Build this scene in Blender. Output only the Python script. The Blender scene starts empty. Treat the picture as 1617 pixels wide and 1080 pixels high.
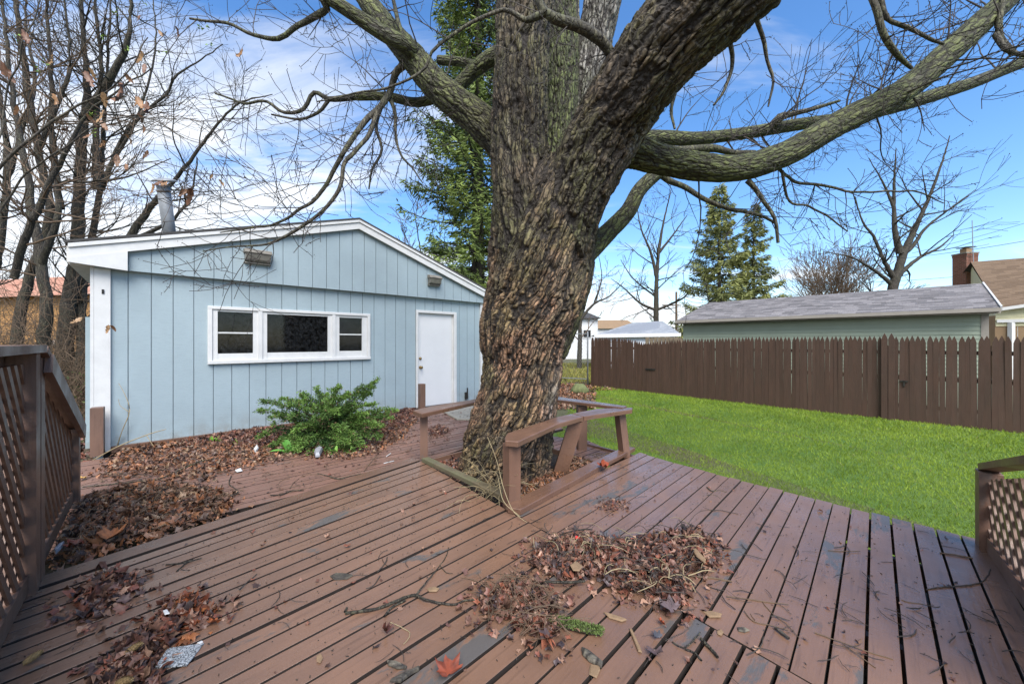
import bpy, math, random
import numpy as np
from mathutils import Vector, Matrix
from mathutils.kdtree import KDTree
random.seed(7)
R = np.random.default_rng(11)
scene = bpy.context.scene
# ------------------------------------------------------------------ camera, world, sun, exposure
FPX, CX, CY, EYE = 600.0, 808.5, 540.0, 1.22
cam_d = bpy.data.cameras.new("camera"); cam = bpy.data.objects.new("camera", cam_d)
scene.collection.objects.link(cam)
cam.location = (0, 0, EYE); cam.rotation_euler = (math.radians(90), 0, 0)
cam_d.sensor_width = 36; cam_d.lens = FPX / 1617 * 36; cam_d.clip_end = 900; cam_d.clip_start = 0.05
scene.camera = cam
SUN_EL, SUN_AZ = 50, 168      # azimuth clockwise from +Y (the view direction)
w = bpy.data.worlds.new("World"); scene.world = w; w.use_nodes = True
nt = w.node_tree; nt.nodes.clear()
def N(nt, t, **kw):
    n = nt.nodes.new(t)
    for k, v in kw.items():
        if k.startswith('i_'):
            key = k[2:]; key = int(key) if key.isdigit() else key.replace('_', ' ')
            n.inputs[key].default_value = v
        else: setattr(n, k, v)
    return n
def L(nt, a, b): nt.links.new(a, b)
sky = N(nt, 'ShaderNodeTexSky', sky_type='NISHITA', sun_disc=False)
sky.sun_elevation = math.radians(SUN_EL); sky.sun_rotation = math.radians(SUN_AZ)
sky.air_density = 1.0; sky.dust_density = 0.6; sky.ozone_density = 2.2
hsv = N(nt, 'ShaderNodeHueSaturation', i_Saturation=1.24, i_Value=1.12, i_Hue=0.503); L(nt, sky.outputs[0], hsv.inputs['Color'])
tc = N(nt, 'ShaderNodeTexCoord')
sep = N(nt, 'ShaderNodeSeparateXYZ'); L(nt, tc.outputs['Generated'], sep.inputs[0])
za = N(nt, 'ShaderNodeMath', operation='MAXIMUM', i_1=0.0); L(nt, sep.outputs[2], za.inputs[0])
zb = N(nt, 'ShaderNodeMath', operation='ADD', i_1=0.16); L(nt, za.outputs[0], zb.inputs[0])
dx = N(nt, 'ShaderNodeMath', operation='DIVIDE'); L(nt, sep.outputs[0], dx.inputs[0]); L(nt, zb.outputs[0], dx.inputs[1])
dy = N(nt, 'ShaderNodeMath', operation='DIVIDE'); L(nt, sep.outputs[1], dy.inputs[0]); L(nt, zb.outputs[0], dy.inputs[1])
cmb = N(nt, 'ShaderNodeCombineXYZ'); L(nt, dx.outputs[0], cmb.inputs[0]); L(nt, dy.outputs[0], cmb.inputs[1])
mp = N(nt, 'ShaderNodeMapping'); mp.inputs['Rotation'].default_value = (0, 0, math.radians(-28)); mp.inputs['Scale'].default_value = (0.5, 1.35, 1)
mp.inputs['Location'].default_value = (3.1, 0.4, 0)
L(nt, cmb.outputs[0], mp.inputs[0])
n1 = N(nt, 'ShaderNodeTexNoise', i_Scale=2.1, i_Detail=9.0, i_Roughness=0.58, i_Distortion=0.5); L(nt, mp.outputs[0], n1.inputs['Vector'])
n2 = N(nt, 'ShaderNodeTexNoise', i_Scale=0.33, i_Detail=2.0); L(nt, mp.outputs[0], n2.inputs['Vector'])
# cloud field is thicker toward the west (-X) and low over the horizon, as on the day
wx = N(nt, 'ShaderNodeMath', operation='MULTIPLY', i_1=-0.26); L(nt, sep.outputs[0], wx.inputs[0])
lowh = N(nt, 'ShaderNodeMapRange'); lowh.inputs['From Min'].default_value = 0.02; lowh.inputs['From Max'].default_value = 0.34
lowh.inputs['To Min'].default_value = 0.24; lowh.inputs['To Max'].default_value = -0.05
L(nt, sep.outputs[2], lowh.inputs[0])
s1 = N(nt, 'ShaderNodeMath', operation='MULTIPLY_ADD', i_1=0.5); L(nt, n2.outputs[0], s1.inputs[0]); L(nt, n1.outputs[0], s1.inputs[2])
s2 = N(nt, 'ShaderNodeMath', operation='ADD'); L(nt, s1.outputs[0], s2.inputs[0]); L(nt, wx.outputs[0], s2.inputs[1])
s3 = N(nt, 'ShaderNodeMath', operation='ADD'); L(nt, s2.outputs[0], s3.inputs[0]); L(nt, lowh.outputs[0], s3.inputs[1])
cr = N(nt, 'ShaderNodeMapRange', interpolation_type='SMOOTHSTEP')
cr.inputs['From Min'].default_value = 0.68; cr.inputs['From Max'].default_value = 1.0; cr.inputs['To Max'].default_value = 0.93
L(nt, s3.outputs[0], cr.inputs[0])
mix = N(nt, 'ShaderNodeMix', data_type='RGBA'); L(nt, cr.outputs[0], mix.inputs[0])
L(nt, hsv.outputs[0], mix.inputs[6]); mix.inputs[7].default_value = (4.5, 4.65, 4.85, 1)
bg = N(nt, 'ShaderNodeBackground', i_Strength=0.115); L(nt, mix.outputs[2], bg.inputs[0])
out = N(nt, 'ShaderNodeOutputWorld'); L(nt, bg.outputs[0], out.inputs[0])
sd = bpy.data.lights.new("sun", 'SUN'); sd.energy = 3.0; sd.angle = math.radians(42); sd.color = (1, .96, .9)
so = bpy.data.objects.new("sun", sd); scene.collection.objects.link(so)
el, az = math.radians(SUN_EL), math.radians(SUN_AZ)
sv = Vector((math.sin(az)*math.cos(el), math.cos(az)*math.cos(el), math.sin(el)))
so.rotation_euler = sv.to_track_quat('Z', 'Y').to_euler(); so.location = sv*20
scene.view_settings.view_transform = 'Standard'; scene.view_settings.look = 'None'
scene.view_settings.exposure = 1.15; scene.view_settings.gamma = 1
scene.render.engine = 'CYCLES'
scene.cycles.max_bounces = 6

# ------------------------------------------------------------------ helpers
def W(x, y, d):                 # pixel of the 1617-wide photograph at depth d
    return np.array([(x-CX)/FPX*d, d, EYE+(CY-y)/FPX*d])
def G(x, y, z=0.0):             # pixel on the level plane z
    d = FPX*(EYE-z)/(y-CY); return np.array([(x-CX)/FPX*d, d, z])
def G2(x, y, z=0.0): return G(x, y, z)[:2]
def link(o): scene.collection.objects.link(o); return o
def tag(o, label=None, cat=None, group=None, kind=None):
    if label: o['label'] = label
    if cat: o['category'] = cat
    if group: o['group'] = group
    if kind: o['kind'] = kind
    return o
def empty(name, loc, label=None, cat=None, group=None):
    o = link(bpy.data.objects.new(name, None)); o.location = tuple(float(v) for v in loc); o.empty_display_size = .1
    return tag(o, label, cat, group)
def rootloc(p):
    v = Vector(p.location); q = p.parent
    while q is not None:
        v = v + Vector(q.location); q = q.parent
    return v
def setpar(o, p):
    if p is not None:
        o.parent = p; o.matrix_parent_inverse = Matrix.Translation(-rootloc(p)) if p.type == 'EMPTY' else Matrix.Identity(4)
    return o
def mesh_np(name, V, F, mat=None, parent=None, smooth=False, extra=None):
    """V (n,3); F (m,k) uniform or list of lists; world coordinates"""
    V = np.asarray(V, dtype=np.float32)
    me = bpy.data.meshes.new(name)
    if isinstance(F, np.ndarray):
        k = F.shape[1]; m = F.shape[0]
        me.vertices.add(len(V)); me.vertices.foreach_set('co', V.ravel())
        me.loops.add(m*k); me.loops.foreach_set('vertex_index', F.astype(np.int32).ravel())
        me.polygons.add(m); me.polygons.foreach_set('loop_start', np.arange(0, m*k, k, dtype=np.int32))
        try: me.polygons.foreach_set('loop_total', np.full(m, k, dtype=np.int32))
        except Exception: pass
        me.update(calc_edges=True)
    else:
        me.from_pydata([tuple(map(float, v)) for v in V], [], [tuple(f) for f in F]); me.update()
    if smooth: me.polygons.foreach_set('use_smooth', np.ones(len(me.polygons), dtype=bool))
    if mat: me.materials.append(mat)
    o = link(bpy.data.objects.new(name, me))
    if extra:
        for an, typ, arr in extra:
            a = me.attributes.new(an, typ, 'POINT')
            a.data.foreach_set('vector' if typ == 'FLOAT_VECTOR' else ('color' if typ == 'FLOAT_COLOR' else 'value'), np.asarray(arr, dtype=np.float32).ravel())
    return setpar(o, parent)
class MB:                        # collects shapes, links them as one mesh
    def __init__(s): s.V = []; s.F = []
    def add(s, V, F):
        n = len(s.V); s.V += [tuple(map(float, v)) for v in V]; s.F += [tuple(i+n for i in f) for f in F]; return s
    def box(s, c, sz, ax=None):
        """centre, full sizes, ax = 3 axis vectors"""
        c = np.array(c, float); A = np.eye(3) if ax is None else np.array(ax, float)
        h = np.array(sz, float)/2
        V = [c+sum(A[k]*h[k]*sg[k] for k in range(3)) for sg in [(-1,-1,-1),(1,-1,-1),(1,1,-1),(-1,1,-1),(-1,-1,1),(1,-1,1),(1,1,1),(-1,1,1)]]
        return s.add(V, [(0,3,2,1),(4,5,6,7),(0,1,5,4),(1,2,6,5),(2,3,7,6),(3,0,4,7)])
    def prism(s, poly, z0, z1, bev=0.0, zf=None):
        """poly: list of (x,y) -> vertical prism with a chamfered top"""
        P = [np.array(p[:2], float) for p in poly]
        ar = sum(P[i][0]*P[(i+1) % len(P)][1]-P[(i+1) % len(P)][0]*P[i][1] for i in range(len(P)))
        if ar < 0: P = P[::-1]
        n = len(P); rings = [[(p[0], p[1], z0) for p in P], [(p[0], p[1], z1-bev) for p in P]]
        if bev > 0:
            q = []
            for i in range(n):
                a, b, c = P[i-1], P[i], P[(i+1) % n]
                e1 = (b-a)/max(1e-9, np.linalg.norm(b-a)); e2 = (c-b)/max(1e-9, np.linalg.norm(c-b))
                n1_ = np.array([-e1[1], e1[0]]); n2_ = np.array([-e2[1], e2[0]])
                m = n1_+n2_; m = m/max(.35, 1+float(n1_@n2_))
                q.append(b+m*bev)
            rings.append([(p[0], p[1], z1) for p in q])
        V = [v for r in rings for v in r]; F = [tuple(range(n))[::-1]]
        for k in range(len(rings)-1):
            for i in range(n):
                j = (i+1) % n; F.append((k*n+i, k*n+j, (k+1)*n+j, (k+1)*n+i))
        F.append(tuple(range((len(rings)-1)*n, len(rings)*n)))
        return s.add(V, F)
    def beam(s, a, b, wd, ht, up=(0, 0, 1), ext=0.0):
        a = np.array(a, float); b = np.array(b, float); d = b-a; l = np.linalg.norm(d); d = d/l
        u = np.array(up, float); sx = np.cross(d, u); sx /= np.linalg.norm(sx); u = np.cross(sx, d)
        return s.box((a+b)/2, (l+2*ext, wd, ht), (d, sx, u))
    def build(s, name, mat, parent=None, bevel=0, smooth=False, segs=1):
        o = mesh_np(name, s.V, s.F, mat, parent, smooth)
        if bevel:
            m = o.modifiers.new('b', 'BEVEL'); m.width = bevel; m.segments = segs; m.limit_method = 'ANGLE'
        return o
def clip(poly, hp):
    """clip polygon by half-planes (n, c): keep n.p >= c"""
    for nrm, c in hp:
        if not poly: return []
        outp = []
        for i in range(len(poly)):
            a, b = poly[i], poly[(i+1) % len(poly)]
            da, db = float(np.dot(nrm, a))-c, float(np.dot(nrm, b))-c
            if da >= 0: outp.append(a)
            if (da >= 0) != (db >= 0): outp.append(a+(b-a)*(da/(da-db)))
        poly = outp
    return poly
def convex_hp(poly):
    P = [np.array(p, float) for p in poly]
    ar = sum(P[i][0]*P[(i+1) % len(P)][1]-P[(i+1) % len(P)][0]*P[i][1] for i in range(len(P)))
    if ar < 0: P = P[::-1]
    hp = []
    for i in range(len(P)):
        a, b = P[i], P[(i+1) % len(P)]; e = b-a; n_ = np.array([-e[1], e[0]])/np.linalg.norm(e)
        hp.append((n_, float(n_@a)))
    return hp
def isect(p, d, a, b):
    e = b-a; M = np.array([[d[0], -e[0]], [d[1], -e[1]]]); t, s = np.linalg.solve(M, a-p); return t, s
# numpy gradient noise
_perm = R.permutation(256); _perm = np.concatenate([_perm, _perm, _perm])
_g = R.normal(size=(256, 3)); _g /= np.linalg.norm(_g, axis=1)[:, None]
_rnd = R.random((256, 4))
def pnoise(P):
    P = np.asarray(P, float); I = np.floor(P).astype(int); f = P-I; I &= 255
    u = f*f*f*(f*(f*6-15)+10); res = 0
    for a in (0, 1):
        for b in (0, 1):
            for c in (0, 1):
                h = _perm[_perm[_perm[(I[:, 0]+a) & 255]+((I[:, 1]+b) & 255)]+((I[:, 2]+c) & 255)]
                gr = _g[h]; dd = f-np.array([a, b, c])
                wgt = (u[:, 0] if a else 1-u[:, 0])*(u[:, 1] if b else 1-u[:, 1])*(u[:, 2] if c else 1-u[:, 2])
                res = res+wgt*(gr*dd).sum(1)
    return res
def worley(P, seed=0):
    P = np.asarray(P, float); I = np.floor(P).astype(int); f1 = np.full(len(P), 9.); f2 = f1.copy(); idd = np.zeros(len(P))
    for a in (-1, 0, 1):
        for b in (-1, 0, 1):
            for c in (-1, 0, 1):
                J = I+np.array([a, b, c]); K = J & 255; h = _perm[_perm[_perm[K[:, 0]]+K[:, 1]]+K[:, 2]]
                pt = J+np.stack([_rnd[h, 0], _rnd[h, 1], _rnd[h, 2]], 1); d = np.sqrt(((P-pt)**2).sum(1)); n1_ = d < f1
                f2 = np.where(n1_, f1, np.minimum(f2, d)); idd = np.where(n1_, _rnd[h, 3], idd); f1 = np.minimum(f1, d)
    return f1, f2, idd
def fbm(P, o=3):
    r = 0; a = 1
    for k in range(o): r = r+a*pnoise(P*(2**k)+k*17.3); a *= .5
    return r
def tubes(polys, minsides=3):
    """polys: list of (pts, radii). returns V,F(quads) and per-vertex radius"""
    VV = []; FF = []; RR = []; base = 0
    for pts, rad in polys:
        pts = np.asarray(pts, float); rad = np.asarray(rad, float); n = len(pts)
        if n < 2: continue
        r0 = rad.max(); k = 3 if r0 < .012 else (5 if r0 < .04 else (8 if r0 < .1 else 14))
        k = max(k, minsides)
        T = np.empty_like(pts); T[1:-1] = pts[2:]-pts[:-2]; T[0] = pts[1]-pts[0]; T[-1] = pts[-1]-pts[-2]
        T /= np.linalg.norm(T, axis=1)[:, None]+1e-12
        ref = np.array([0., 0., 1.]) if abs(T[0, 2]) < .9 else np.array([1., 0, 0])
        A = np.cross(T, ref); A /= np.linalg.norm(A, axis=1)[:, None]+1e-9; B = np.cross(T, A)
        an = np.linspace(0, 2*np.pi, k, endpoint=False)
        ring = pts[:, None, :]+rad[:, None, None]*(A[:, None, :]*np.cos(an)[None, :, None]+B[:, None, :]*np.sin(an)[None, :, None])
        VV.append(ring.reshape(-1, 3)); RR.append(np.repeat(rad, k))
        i = np.arange(n-1)[:, None]*k; j = np.arange(k)[None, :]; j2 = (j+1) % k
        FF.append((np.stack([i+j, i+j2, i+k+j2, i+k+j], -1)+base).reshape(-1, 4)); base += n*k
    return np.concatenate(VV), np.concatenate(FF), np.concatenate(RR)
def spline(pts, rad, step=.06):
    """catmull-rom through control points"""
    P = np.asarray(pts, float); r = np.asarray(rad, float); o = []; q = []
    Pe = np.vstack([2*P[0]-P[1], P, 2*P[-1]-P[-2]])
    for i in range(len(P)-1):
        p0, p1, p2, p3 = Pe[i], Pe[i+1], Pe[i+2], Pe[i+3]
        n = max(2, int(np.linalg.norm(p2-p1)/step))
        for t in np.linspace(0, 1, n, endpoint=False):
            o.append(.5*((2*p1)+(-p0+p2)*t+(2*p0-5*p1+4*p2-p3)*t*t+(-p0+3*p1-3*p2+p3)*t**3)); q.append(r[i]*(1-t)+r[i+1]*t)
    o.append(P[-1]); q.append(r[-1]); return np.array(o), np.array(q)

# ------------------------------------------------------------------ materials
MATS = {}
def newmat(name):
    m = bpy.data.materials.new(name); m.use_nodes = True; t = m.node_tree; t.nodes.clear()
    b = N(t, 'ShaderNodeBsdfPrincipled'); o = N(t, 'ShaderNodeOutputMaterial'); L(t, b.outputs[0], o.inputs[0])
    MATS[name] = m; return m, t, b
def ramp(t, src, stops):
    r = N(t, 'ShaderNodeValToRGB'); e = r.color_ramp.elements
    while len(e) > 1: e.remove(e[-1])
    e[0].position = stops[0][0]; e[0].color = tuple(stops[0][1])+(1,) if len(stops[0][1]) == 3 else stops[0][1]
    for p, c in stops[1:]:
        x = e.new(p); x.color = tuple(c)+(1,)
    L(t, src, r.inputs[0]); return r.outputs[0]
def noise(t, vec, scale, detail=4, rough=.55, dist=0, sc=None, rot=None):
    if sc is not None or rot is not None:
        m = N(t, 'ShaderNodeMapping'); m.inputs['Scale'].default_value = sc or (1, 1, 1)
        if rot: m.inputs['Rotation'].default_value = rot
        L(t, vec, m.inputs[0]); vec = m.outputs[0]
    n = N(t, 'ShaderNodeTexNoise', i_Scale=scale, i_Detail=detail, i_Roughness=rough, i_Distortion=dist); L(t, vec, n.inputs['Vector']); return n.outputs[0]
def mixc(t, f, a, b, bt='MIX'):
    m = N(t, 'ShaderNodeMix', data_type='RGBA', blend_type=bt)
    for s, v in ((0, f), (6, a), (7, b)):
        if hasattr(v, 'is_linked'): L(t, v, m.inputs[s])
        else: m.inputs[s].default_value = v if s == 0 else (tuple(v)+(1,) if len(v) == 3 else v)
    return m.outputs[2]
def rng_(t, src, a, b, c=0, d=1):
    m = N(t, 'ShaderNodeMapRange'); m.inputs[1].default_value = a; m.inputs[2].default_value = b; m.inputs[3].default_value = c; m.inputs[4].default_value = d
    L(t, src, m.inputs[0]); return m.outputs[0]
def bump(t, b, h, strength=.4, dist=.01):
    n = N(t, 'ShaderNodeBump', i_Strength=strength, i_Distance=dist); L(t, h, n.inputs['Height']); L(t, n.outputs[0], b.inputs['Normal']); return n
def mth(t, op, a, b=None, c=None):
    m = N(t, 'ShaderNodeMath', operation=op)
    for i, v in enumerate((a, b, c)):
        if v is None: continue
        if hasattr(v, 'is_linked'): L(t, v, m.inputs[i])
        else: m.inputs[i].default_value = v
    return m.outputs[0]
def objrand(t): return N(t, 'ShaderNodeObjectInfo').outputs['Random']
def coords(t): return N(t, 'ShaderNodeTexCoord').outputs['Object']

def paint_wood(name, c, c2, worn, ang=0.0, rough=(.3, .6), wear=.62, var=.25, bare=(.1, .095, .085), vertical=False, wet=0):
    """painted timber: grain along ang (in the ground plane) or along Z"""
    m, t, b = newmat(name); v = coords(t)
    if vertical: sc, rot = (1, 1, .06), None
    else: sc, rot = (1, .05, 1), (0, 0, ang)
    if not vertical:
        mm = N(t, 'ShaderNodeMapping'); mm.inputs['Rotation'].default_value = (0, 0, ang); L(t, v, mm.inputs[0]); v2 = mm.outputs[0]
    else: v2 = v
    off = N(t, 'ShaderNodeCombineXYZ'); rr = mth(t, 'MULTIPLY', objrand(t), 37.0); L(t, rr, off.inputs[1]); L(t, rr, off.inputs[2])
    va = N(t, 'ShaderNodeVectorMath', operation='ADD'); L(t, v2, va.inputs[0]); L(t, off.outputs[0], va.inputs[1]); v3 = va.outputs[0]
    grain = noise(t, v3, 60, 5, .6, 0, sc)
    blot = noise(t, v3, 5, 6, .62, .2, (1, .55, 1) if not vertical else (1, 1, .5))
    fine = noise(t, v3, 180, 3, .7)
    base = mixc(t, rng_(t, blot, .35, .65), c, c2)
    base = mixc(t, rng_(t, objrand(t), 0, 1, 0, var), base, tuple(x*.6 for x in c))
    gm = rng_(t, grain, .56, .74)
    base = mixc(t, mth(t, 'MULTIPLY', gm, .6), base, tuple(x*.35 for x in c))
    wn = noise(t, v3, 2.6, 7, .66, .3, (1, .4, 1) if not vertical else (1, 1, .4))
    wm = rng_(t, wn, wear, wear+.035)
    wm = mth(t, 'MULTIPLY', wm, worn)
    base = mixc(t, wm, base, bare)
    sp = rng_(t, fine, .66, .72); base = mixc(t, mth(t, 'MULTIPLY', sp, .5), base, tuple(x*.3 for x in c))
    L(t, base, b.inputs['Base Color'])
    rg = rng_(t, noise(t, v3, 3, 4), .38, .62, rough[0], rough[1]); L(t, mth(t, 'ADD', rg, mth(t, 'MULTIPLY', wm, .15)), b.inputs['Roughness'])
    h = mth(t, 'ADD', mth(t, 'MULTIPLY', grain, .6), mth(t, 'MULTIPLY', fine, .35)); h = mth(t, 'SUBTRACT', h, mth(t, 'MULTIPLY', wm, .4))
    bump(t, b, h, .45, .006)
    if wet: b.inputs['Coat Weight'].default_value = wet; b.inputs['Coat Roughness'].default_value = .22; b.inputs['Coat IOR'].default_value = 1.45; b.inputs['Specular IOR Level'].default_value = .55
    return m
TH_B = math.atan2(574, 600); TH_F = math.atan2(632, 600)
DK1, DK2 = (.195, .108, .068), (.155, .088, .058)
paint_wood('deck', DK1, DK2, .95, TH_B, (.2, .42), .585, bare=(.085, .078, .072), wet=.2)
paint_wood('deck_far', (.21, .112, .080), (.175, .098, .072), .5, TH_F, (.4, .65), .62)
paint_wood('timber', (.165, .090, .060), (.125, .070, .048), .4, 0, (.35, .6), .62, .1, vertical=True)
paint_wood('bench', (.155, .084, .054), (.12, .066, .044), .3, TH_B, (.2, .45), .64, .1)
paint_wood('border', (.13, .105, .06), (.08, .065, .04), .7, -TH_B, (.5, .8), .45, .1, bare=(.10, .10, .05))
paint_wood('fence', (.082, .042, .027), (.062, .034, .022), .35, 0, (.6, .85), .66, .3, bare=(.05, .035, .03), vertical=True)
def siding(name, c, horiz=False):
    m, t, b = newmat(name); v = coords(t)
    g = noise(t, v, 55, 5, .65, 0, (.25, .25, 2.2)); g2 = noise(t, v, 160, 3, .7)
    bl = noise(t, v, 1.3, 5, .6)
    base = mixc(t, rng_(t, bl, .3, .7), c, tuple(x*.86 for x in c))
    base = mixc(t, mth(t, 'MULTIPLY', rng_(t, g, .54, .75), .35), base, tuple(x*.55 for x in c))
    base = mixc(t, mth(t, 'MULTIPLY', rng_(t, g2, .68, .74), .35), base, tuple(x*.4 for x in c))
    z = N(t, 'ShaderNodeSeparateXYZ'); L(t, v, z.inputs[0])
    # splashed dirt low on the wall
    dm = mth(t, 'MULTIPLY', rng_(t, z.outputs[2], .25, -.05), rng_(t, noise(t, v, 6, 5, .7), .4, .65)); dm = mth(t, 'MULTIPLY', dm, .5)
    base = mixc(t, dm, base, (.16, .13, .09))
    L(t, base, b.inputs['Base Color']); b.inputs['Roughness'].default_value = .7
    bump(t, b, mth(t, 'ADD', g, mth(t, 'MULTIPLY', g2, .5)), .5, .004); return m
siding('siding_blue', (.30, .375, .405))
def plain(name, c, rough=.6, var=.15, scale=8, metal=0, bmp=.15, spec=None):
    m, t, b = newmat(name); v = coords(t); n_ = noise(t, v, scale, 6, .6); n3 = noise(t, v, scale*12, 3, .7)
    base = mixc(t, rng_(t, n_, .3, .7), c, tuple(x*(1-var) for x in c))
    base = mixc(t, mth(t, 'MULTIPLY', rng_(t, n3, .6, .75), var*1.5), base, tuple(x*.4 for x in c))
    L(t, base, b.inputs['Base Color']); b.inputs['Roughness'].default_value = rough; b.inputs['Metallic'].default_value = metal
    if bmp: bump(t, b, n3, bmp, .004)
    return m
plain('white', (.60, .60, .585), .55, .12, 7, 0, .2)
plain('white_door', (.63, .63, .63), .45, .05, 4, 0, .06)
plain('white_dirty', (.62, .61, .58), .6, .3, 12, 0, .3)
plain('asphalt_edge', (.06, .058, .056), .9, .4)
plain('dark', (.012, .012, .013), .8, .3)
plain('metal_grey', (.27, .285, .30), .6, .35, 9, .35, .15)
plain('metal_dark', (.06, .055, .05), .5, .3, 20, .6)
plain('lamp_housing', (.22, .20, .165), .7, .45, 14, 0, .3)
plain('lamp_lens', (.20, .19, .16), .35, .4, 14, 0, .1)
plain('brass', (.3, .2, .08), .35, .2, 9, .9)
plain('garage_siding', (.33, .385, .29), .6, .1, 3)
plain('garage_trim', (.33, .30, .255), .6, .15, 5)
plain('cream', (.62, .58, .36), .7, .15, 3)
plain('brown_siding', (.26, .17, .09), .75, .2, 3)
plain('brick_orange', (.48, .25, .08), .85, .3, 6)
plain('house_white', (.66, .67, .68), .7, .1, 1)
plain('concrete', (.30, .28, .23), .85, .35, 6, 0, .5)
plain('stone', (.27, .25, .20), .9, .45, 14, 0, .6)
plain('stone_moss', (.16, .18, .07), .9, .5, 14, 0, .6)
plain('cable', (.02, .02, .02), .6, .2)
plain('twig_dark', (.050, .040, .032), .8, .4, 14)
plain('twig_brown', (.13, .085, .05), .8, .4, 14)
plain('twig_straw', (.34, .27, .15), .8, .3, 14)
plain('plastic_grey', (.35, .36, .39), .4, .3, 14)
plain('pulp', (.24, .155, .085), .8, .35, 25, 0, .4)
plain('cone', (.36, .24, .10), .7, .45, 60, 0, .6)
def glass():
    m = bpy.data.materials.new('window_glass'); m.use_nodes = True; t = m.node_tree; t.nodes.clear(); MATS['glass'] = m
    v = coords(t)
    gl = N(t, 'ShaderNodeBsdfGlossy', i_Roughness=.06); gl.inputs[0].default_value = (.62, .66, .7, 1)
    tr = N(t, 'ShaderNodeBsdfTransparent'); tr.inputs[0].default_value = (.16, .17, .19, 1)
    df = N(t, 'ShaderNodeBsdfDiffuse'); df.inputs[0].default_value = (.16, .17, .18, 1)
    fr = N(t, 'ShaderNodeFresnel', i_IOR=1.5)
    m1 = N(t, 'ShaderNodeMixShader'); L(t, mth(t, 'MINIMUM', mth(t, 'MULTIPLY', fr.outputs[0], .8), 1.0), m1.inputs[0]); L(t, tr.outputs[0], m1.inputs[1]); L(t, gl.outputs[0], m1.inputs[2])
    d = rng_(t, noise(t, v, 22, 6, .7), .4, .8, .01, .16)
    m2 = N(t, 'ShaderNodeMixShader'); L(t, d, m2.inputs[0]); L(t, m1.outputs[0], m2.inputs[1]); L(t, df.outputs[0], m2.inputs[2])
    o = N(t, 'ShaderNodeOutputMaterial'); L(t, m2.outputs[0], o.inputs[0])
glass()
def granules(name, c1, c2, scale, rough=.9, sp=.5):
    m, t, b = newmat(name); v = coords(t)
    vo = N(t, 'ShaderNodeTexVoronoi', i_Scale=scale); L(t, v, vo.inputs['Vector'])
    s = N(t, 'ShaderNodeSeparateColor'); L(t, vo.outputs['Color'], s.inputs[0])
    L(t, mixc(t, s.outputs[0], c1, c2), b.inputs['Base Color']); b.inputs['Roughness'].default_value = rough
    bump(t, b, vo.outputs['Distance'], sp, .003); return m
granules('shingle_piece', (.03, .035, .04), (.42, .45, .47), 260)
def attr_col(name, rough=.7, spec=.3, sub=0, bmp=None):
    m, t, b = newmat(name); a = N(t, 'ShaderNodeAttribute', attribute_name='col'); v = coords(t)
    n_ = noise(t, v, 45, 4, .6)
    L(t, mixc(t, mth(t, 'MULTIPLY', rng_(t, n_, .45, .7), .45), a.outputs['Color'], (.02, .014, .01)), b.inputs['Base Color'])
    b.inputs['Roughness'].default_value = rough; b.inputs['Specular IOR Level'].default_value = spec
    if bmp: bump(t, b, n_, bmp, .004)
    return m
attr_col('dead_leaf', .5, .4, bmp=.3)
attr_col('foliage', .6, .25)
attr_col('shingles', .85, .2, bmp=.2)
attr_col('bricks', .85, .2, bmp=.2)
def grassmat():
    m, t, b = newmat('grass'); a = N(t, 'ShaderNodeAttribute', attribute_name='col')
    L(t, a.outputs['Color'], b.inputs['Base Color']); b.inputs['Roughness'].default_value = .55; b.inputs['Specular IOR Level'].default_value = .2
    b.inputs['Transmission Weight'].default_value = 0
    tr = N(t, 'ShaderNodeBsdfTranslucent'); L(t, a.outputs['Color'], tr.inputs[0])
    mx = N(t, 'ShaderNodeMixShader', i_Fac=.3); o = [n for n in t.nodes if n.type == 'OUTPUT_MATERIAL'][0]
    L(t, b.outputs[0], mx.inputs[1]); L(t, tr.outputs[0], mx.inputs[2]); L(t, mx.outputs[0], o.inputs[0])
grassmat()
def lawnbase():
    m, t, b = newmat('lawn_soil'); v = coords(t)
    n_ = noise(t, v, 1.1, 6, .6); n3 = noise(t, v, 40, 4, .7)
    c = mixc(t, rng_(t, n_, .35, .65), (.065, .14, .016), (.105, .17, .022)); c = mixc(t, mth(t, 'MULTIPLY', rng_(t, n3, .45, .7), .6), c, (.03, .06, .01))
    L(t, c, b.inputs['Base Color']); b.inputs['Roughness'].default_value = .9; bump(t, b, n3, .8, .03)
lawnbase()
def litter():
    m, t, b = newmat('litter_soil'); v = coords(t)
    n_ = noise(t, v, 1.4, 6, .65); vo = N(t, 'ShaderNodeTexVoronoi', i_Scale=22.0); L(t, v, vo.inputs['Vector'])
    s = N(t, 'ShaderNodeSeparateColor'); L(t, vo.outputs['Color'], s.inputs[0])
    c = mixc(t, s.outputs[0], (.045, .028, .018), (.15, .09, .055)); c = mixc(t, rng_(t, n_, .5, .7), c, (.05, .07, .02))
    L(t, c, b.inputs['Base Color']); b.inputs['Roughness'].default_value = .85; bump(t, b, mth(t, 'ADD', s.outputs[1], noise(t, v, 60, 3)), .6, .02)
litter()
plain('board_edge_shade', (.022, .014, .010), .9, .3, 20)  # near-black plank sides: shade of the deck gaps put into their colour
plain('soil', (.035, .024, .017), .9, .5, 20, 0, .8)
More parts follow.
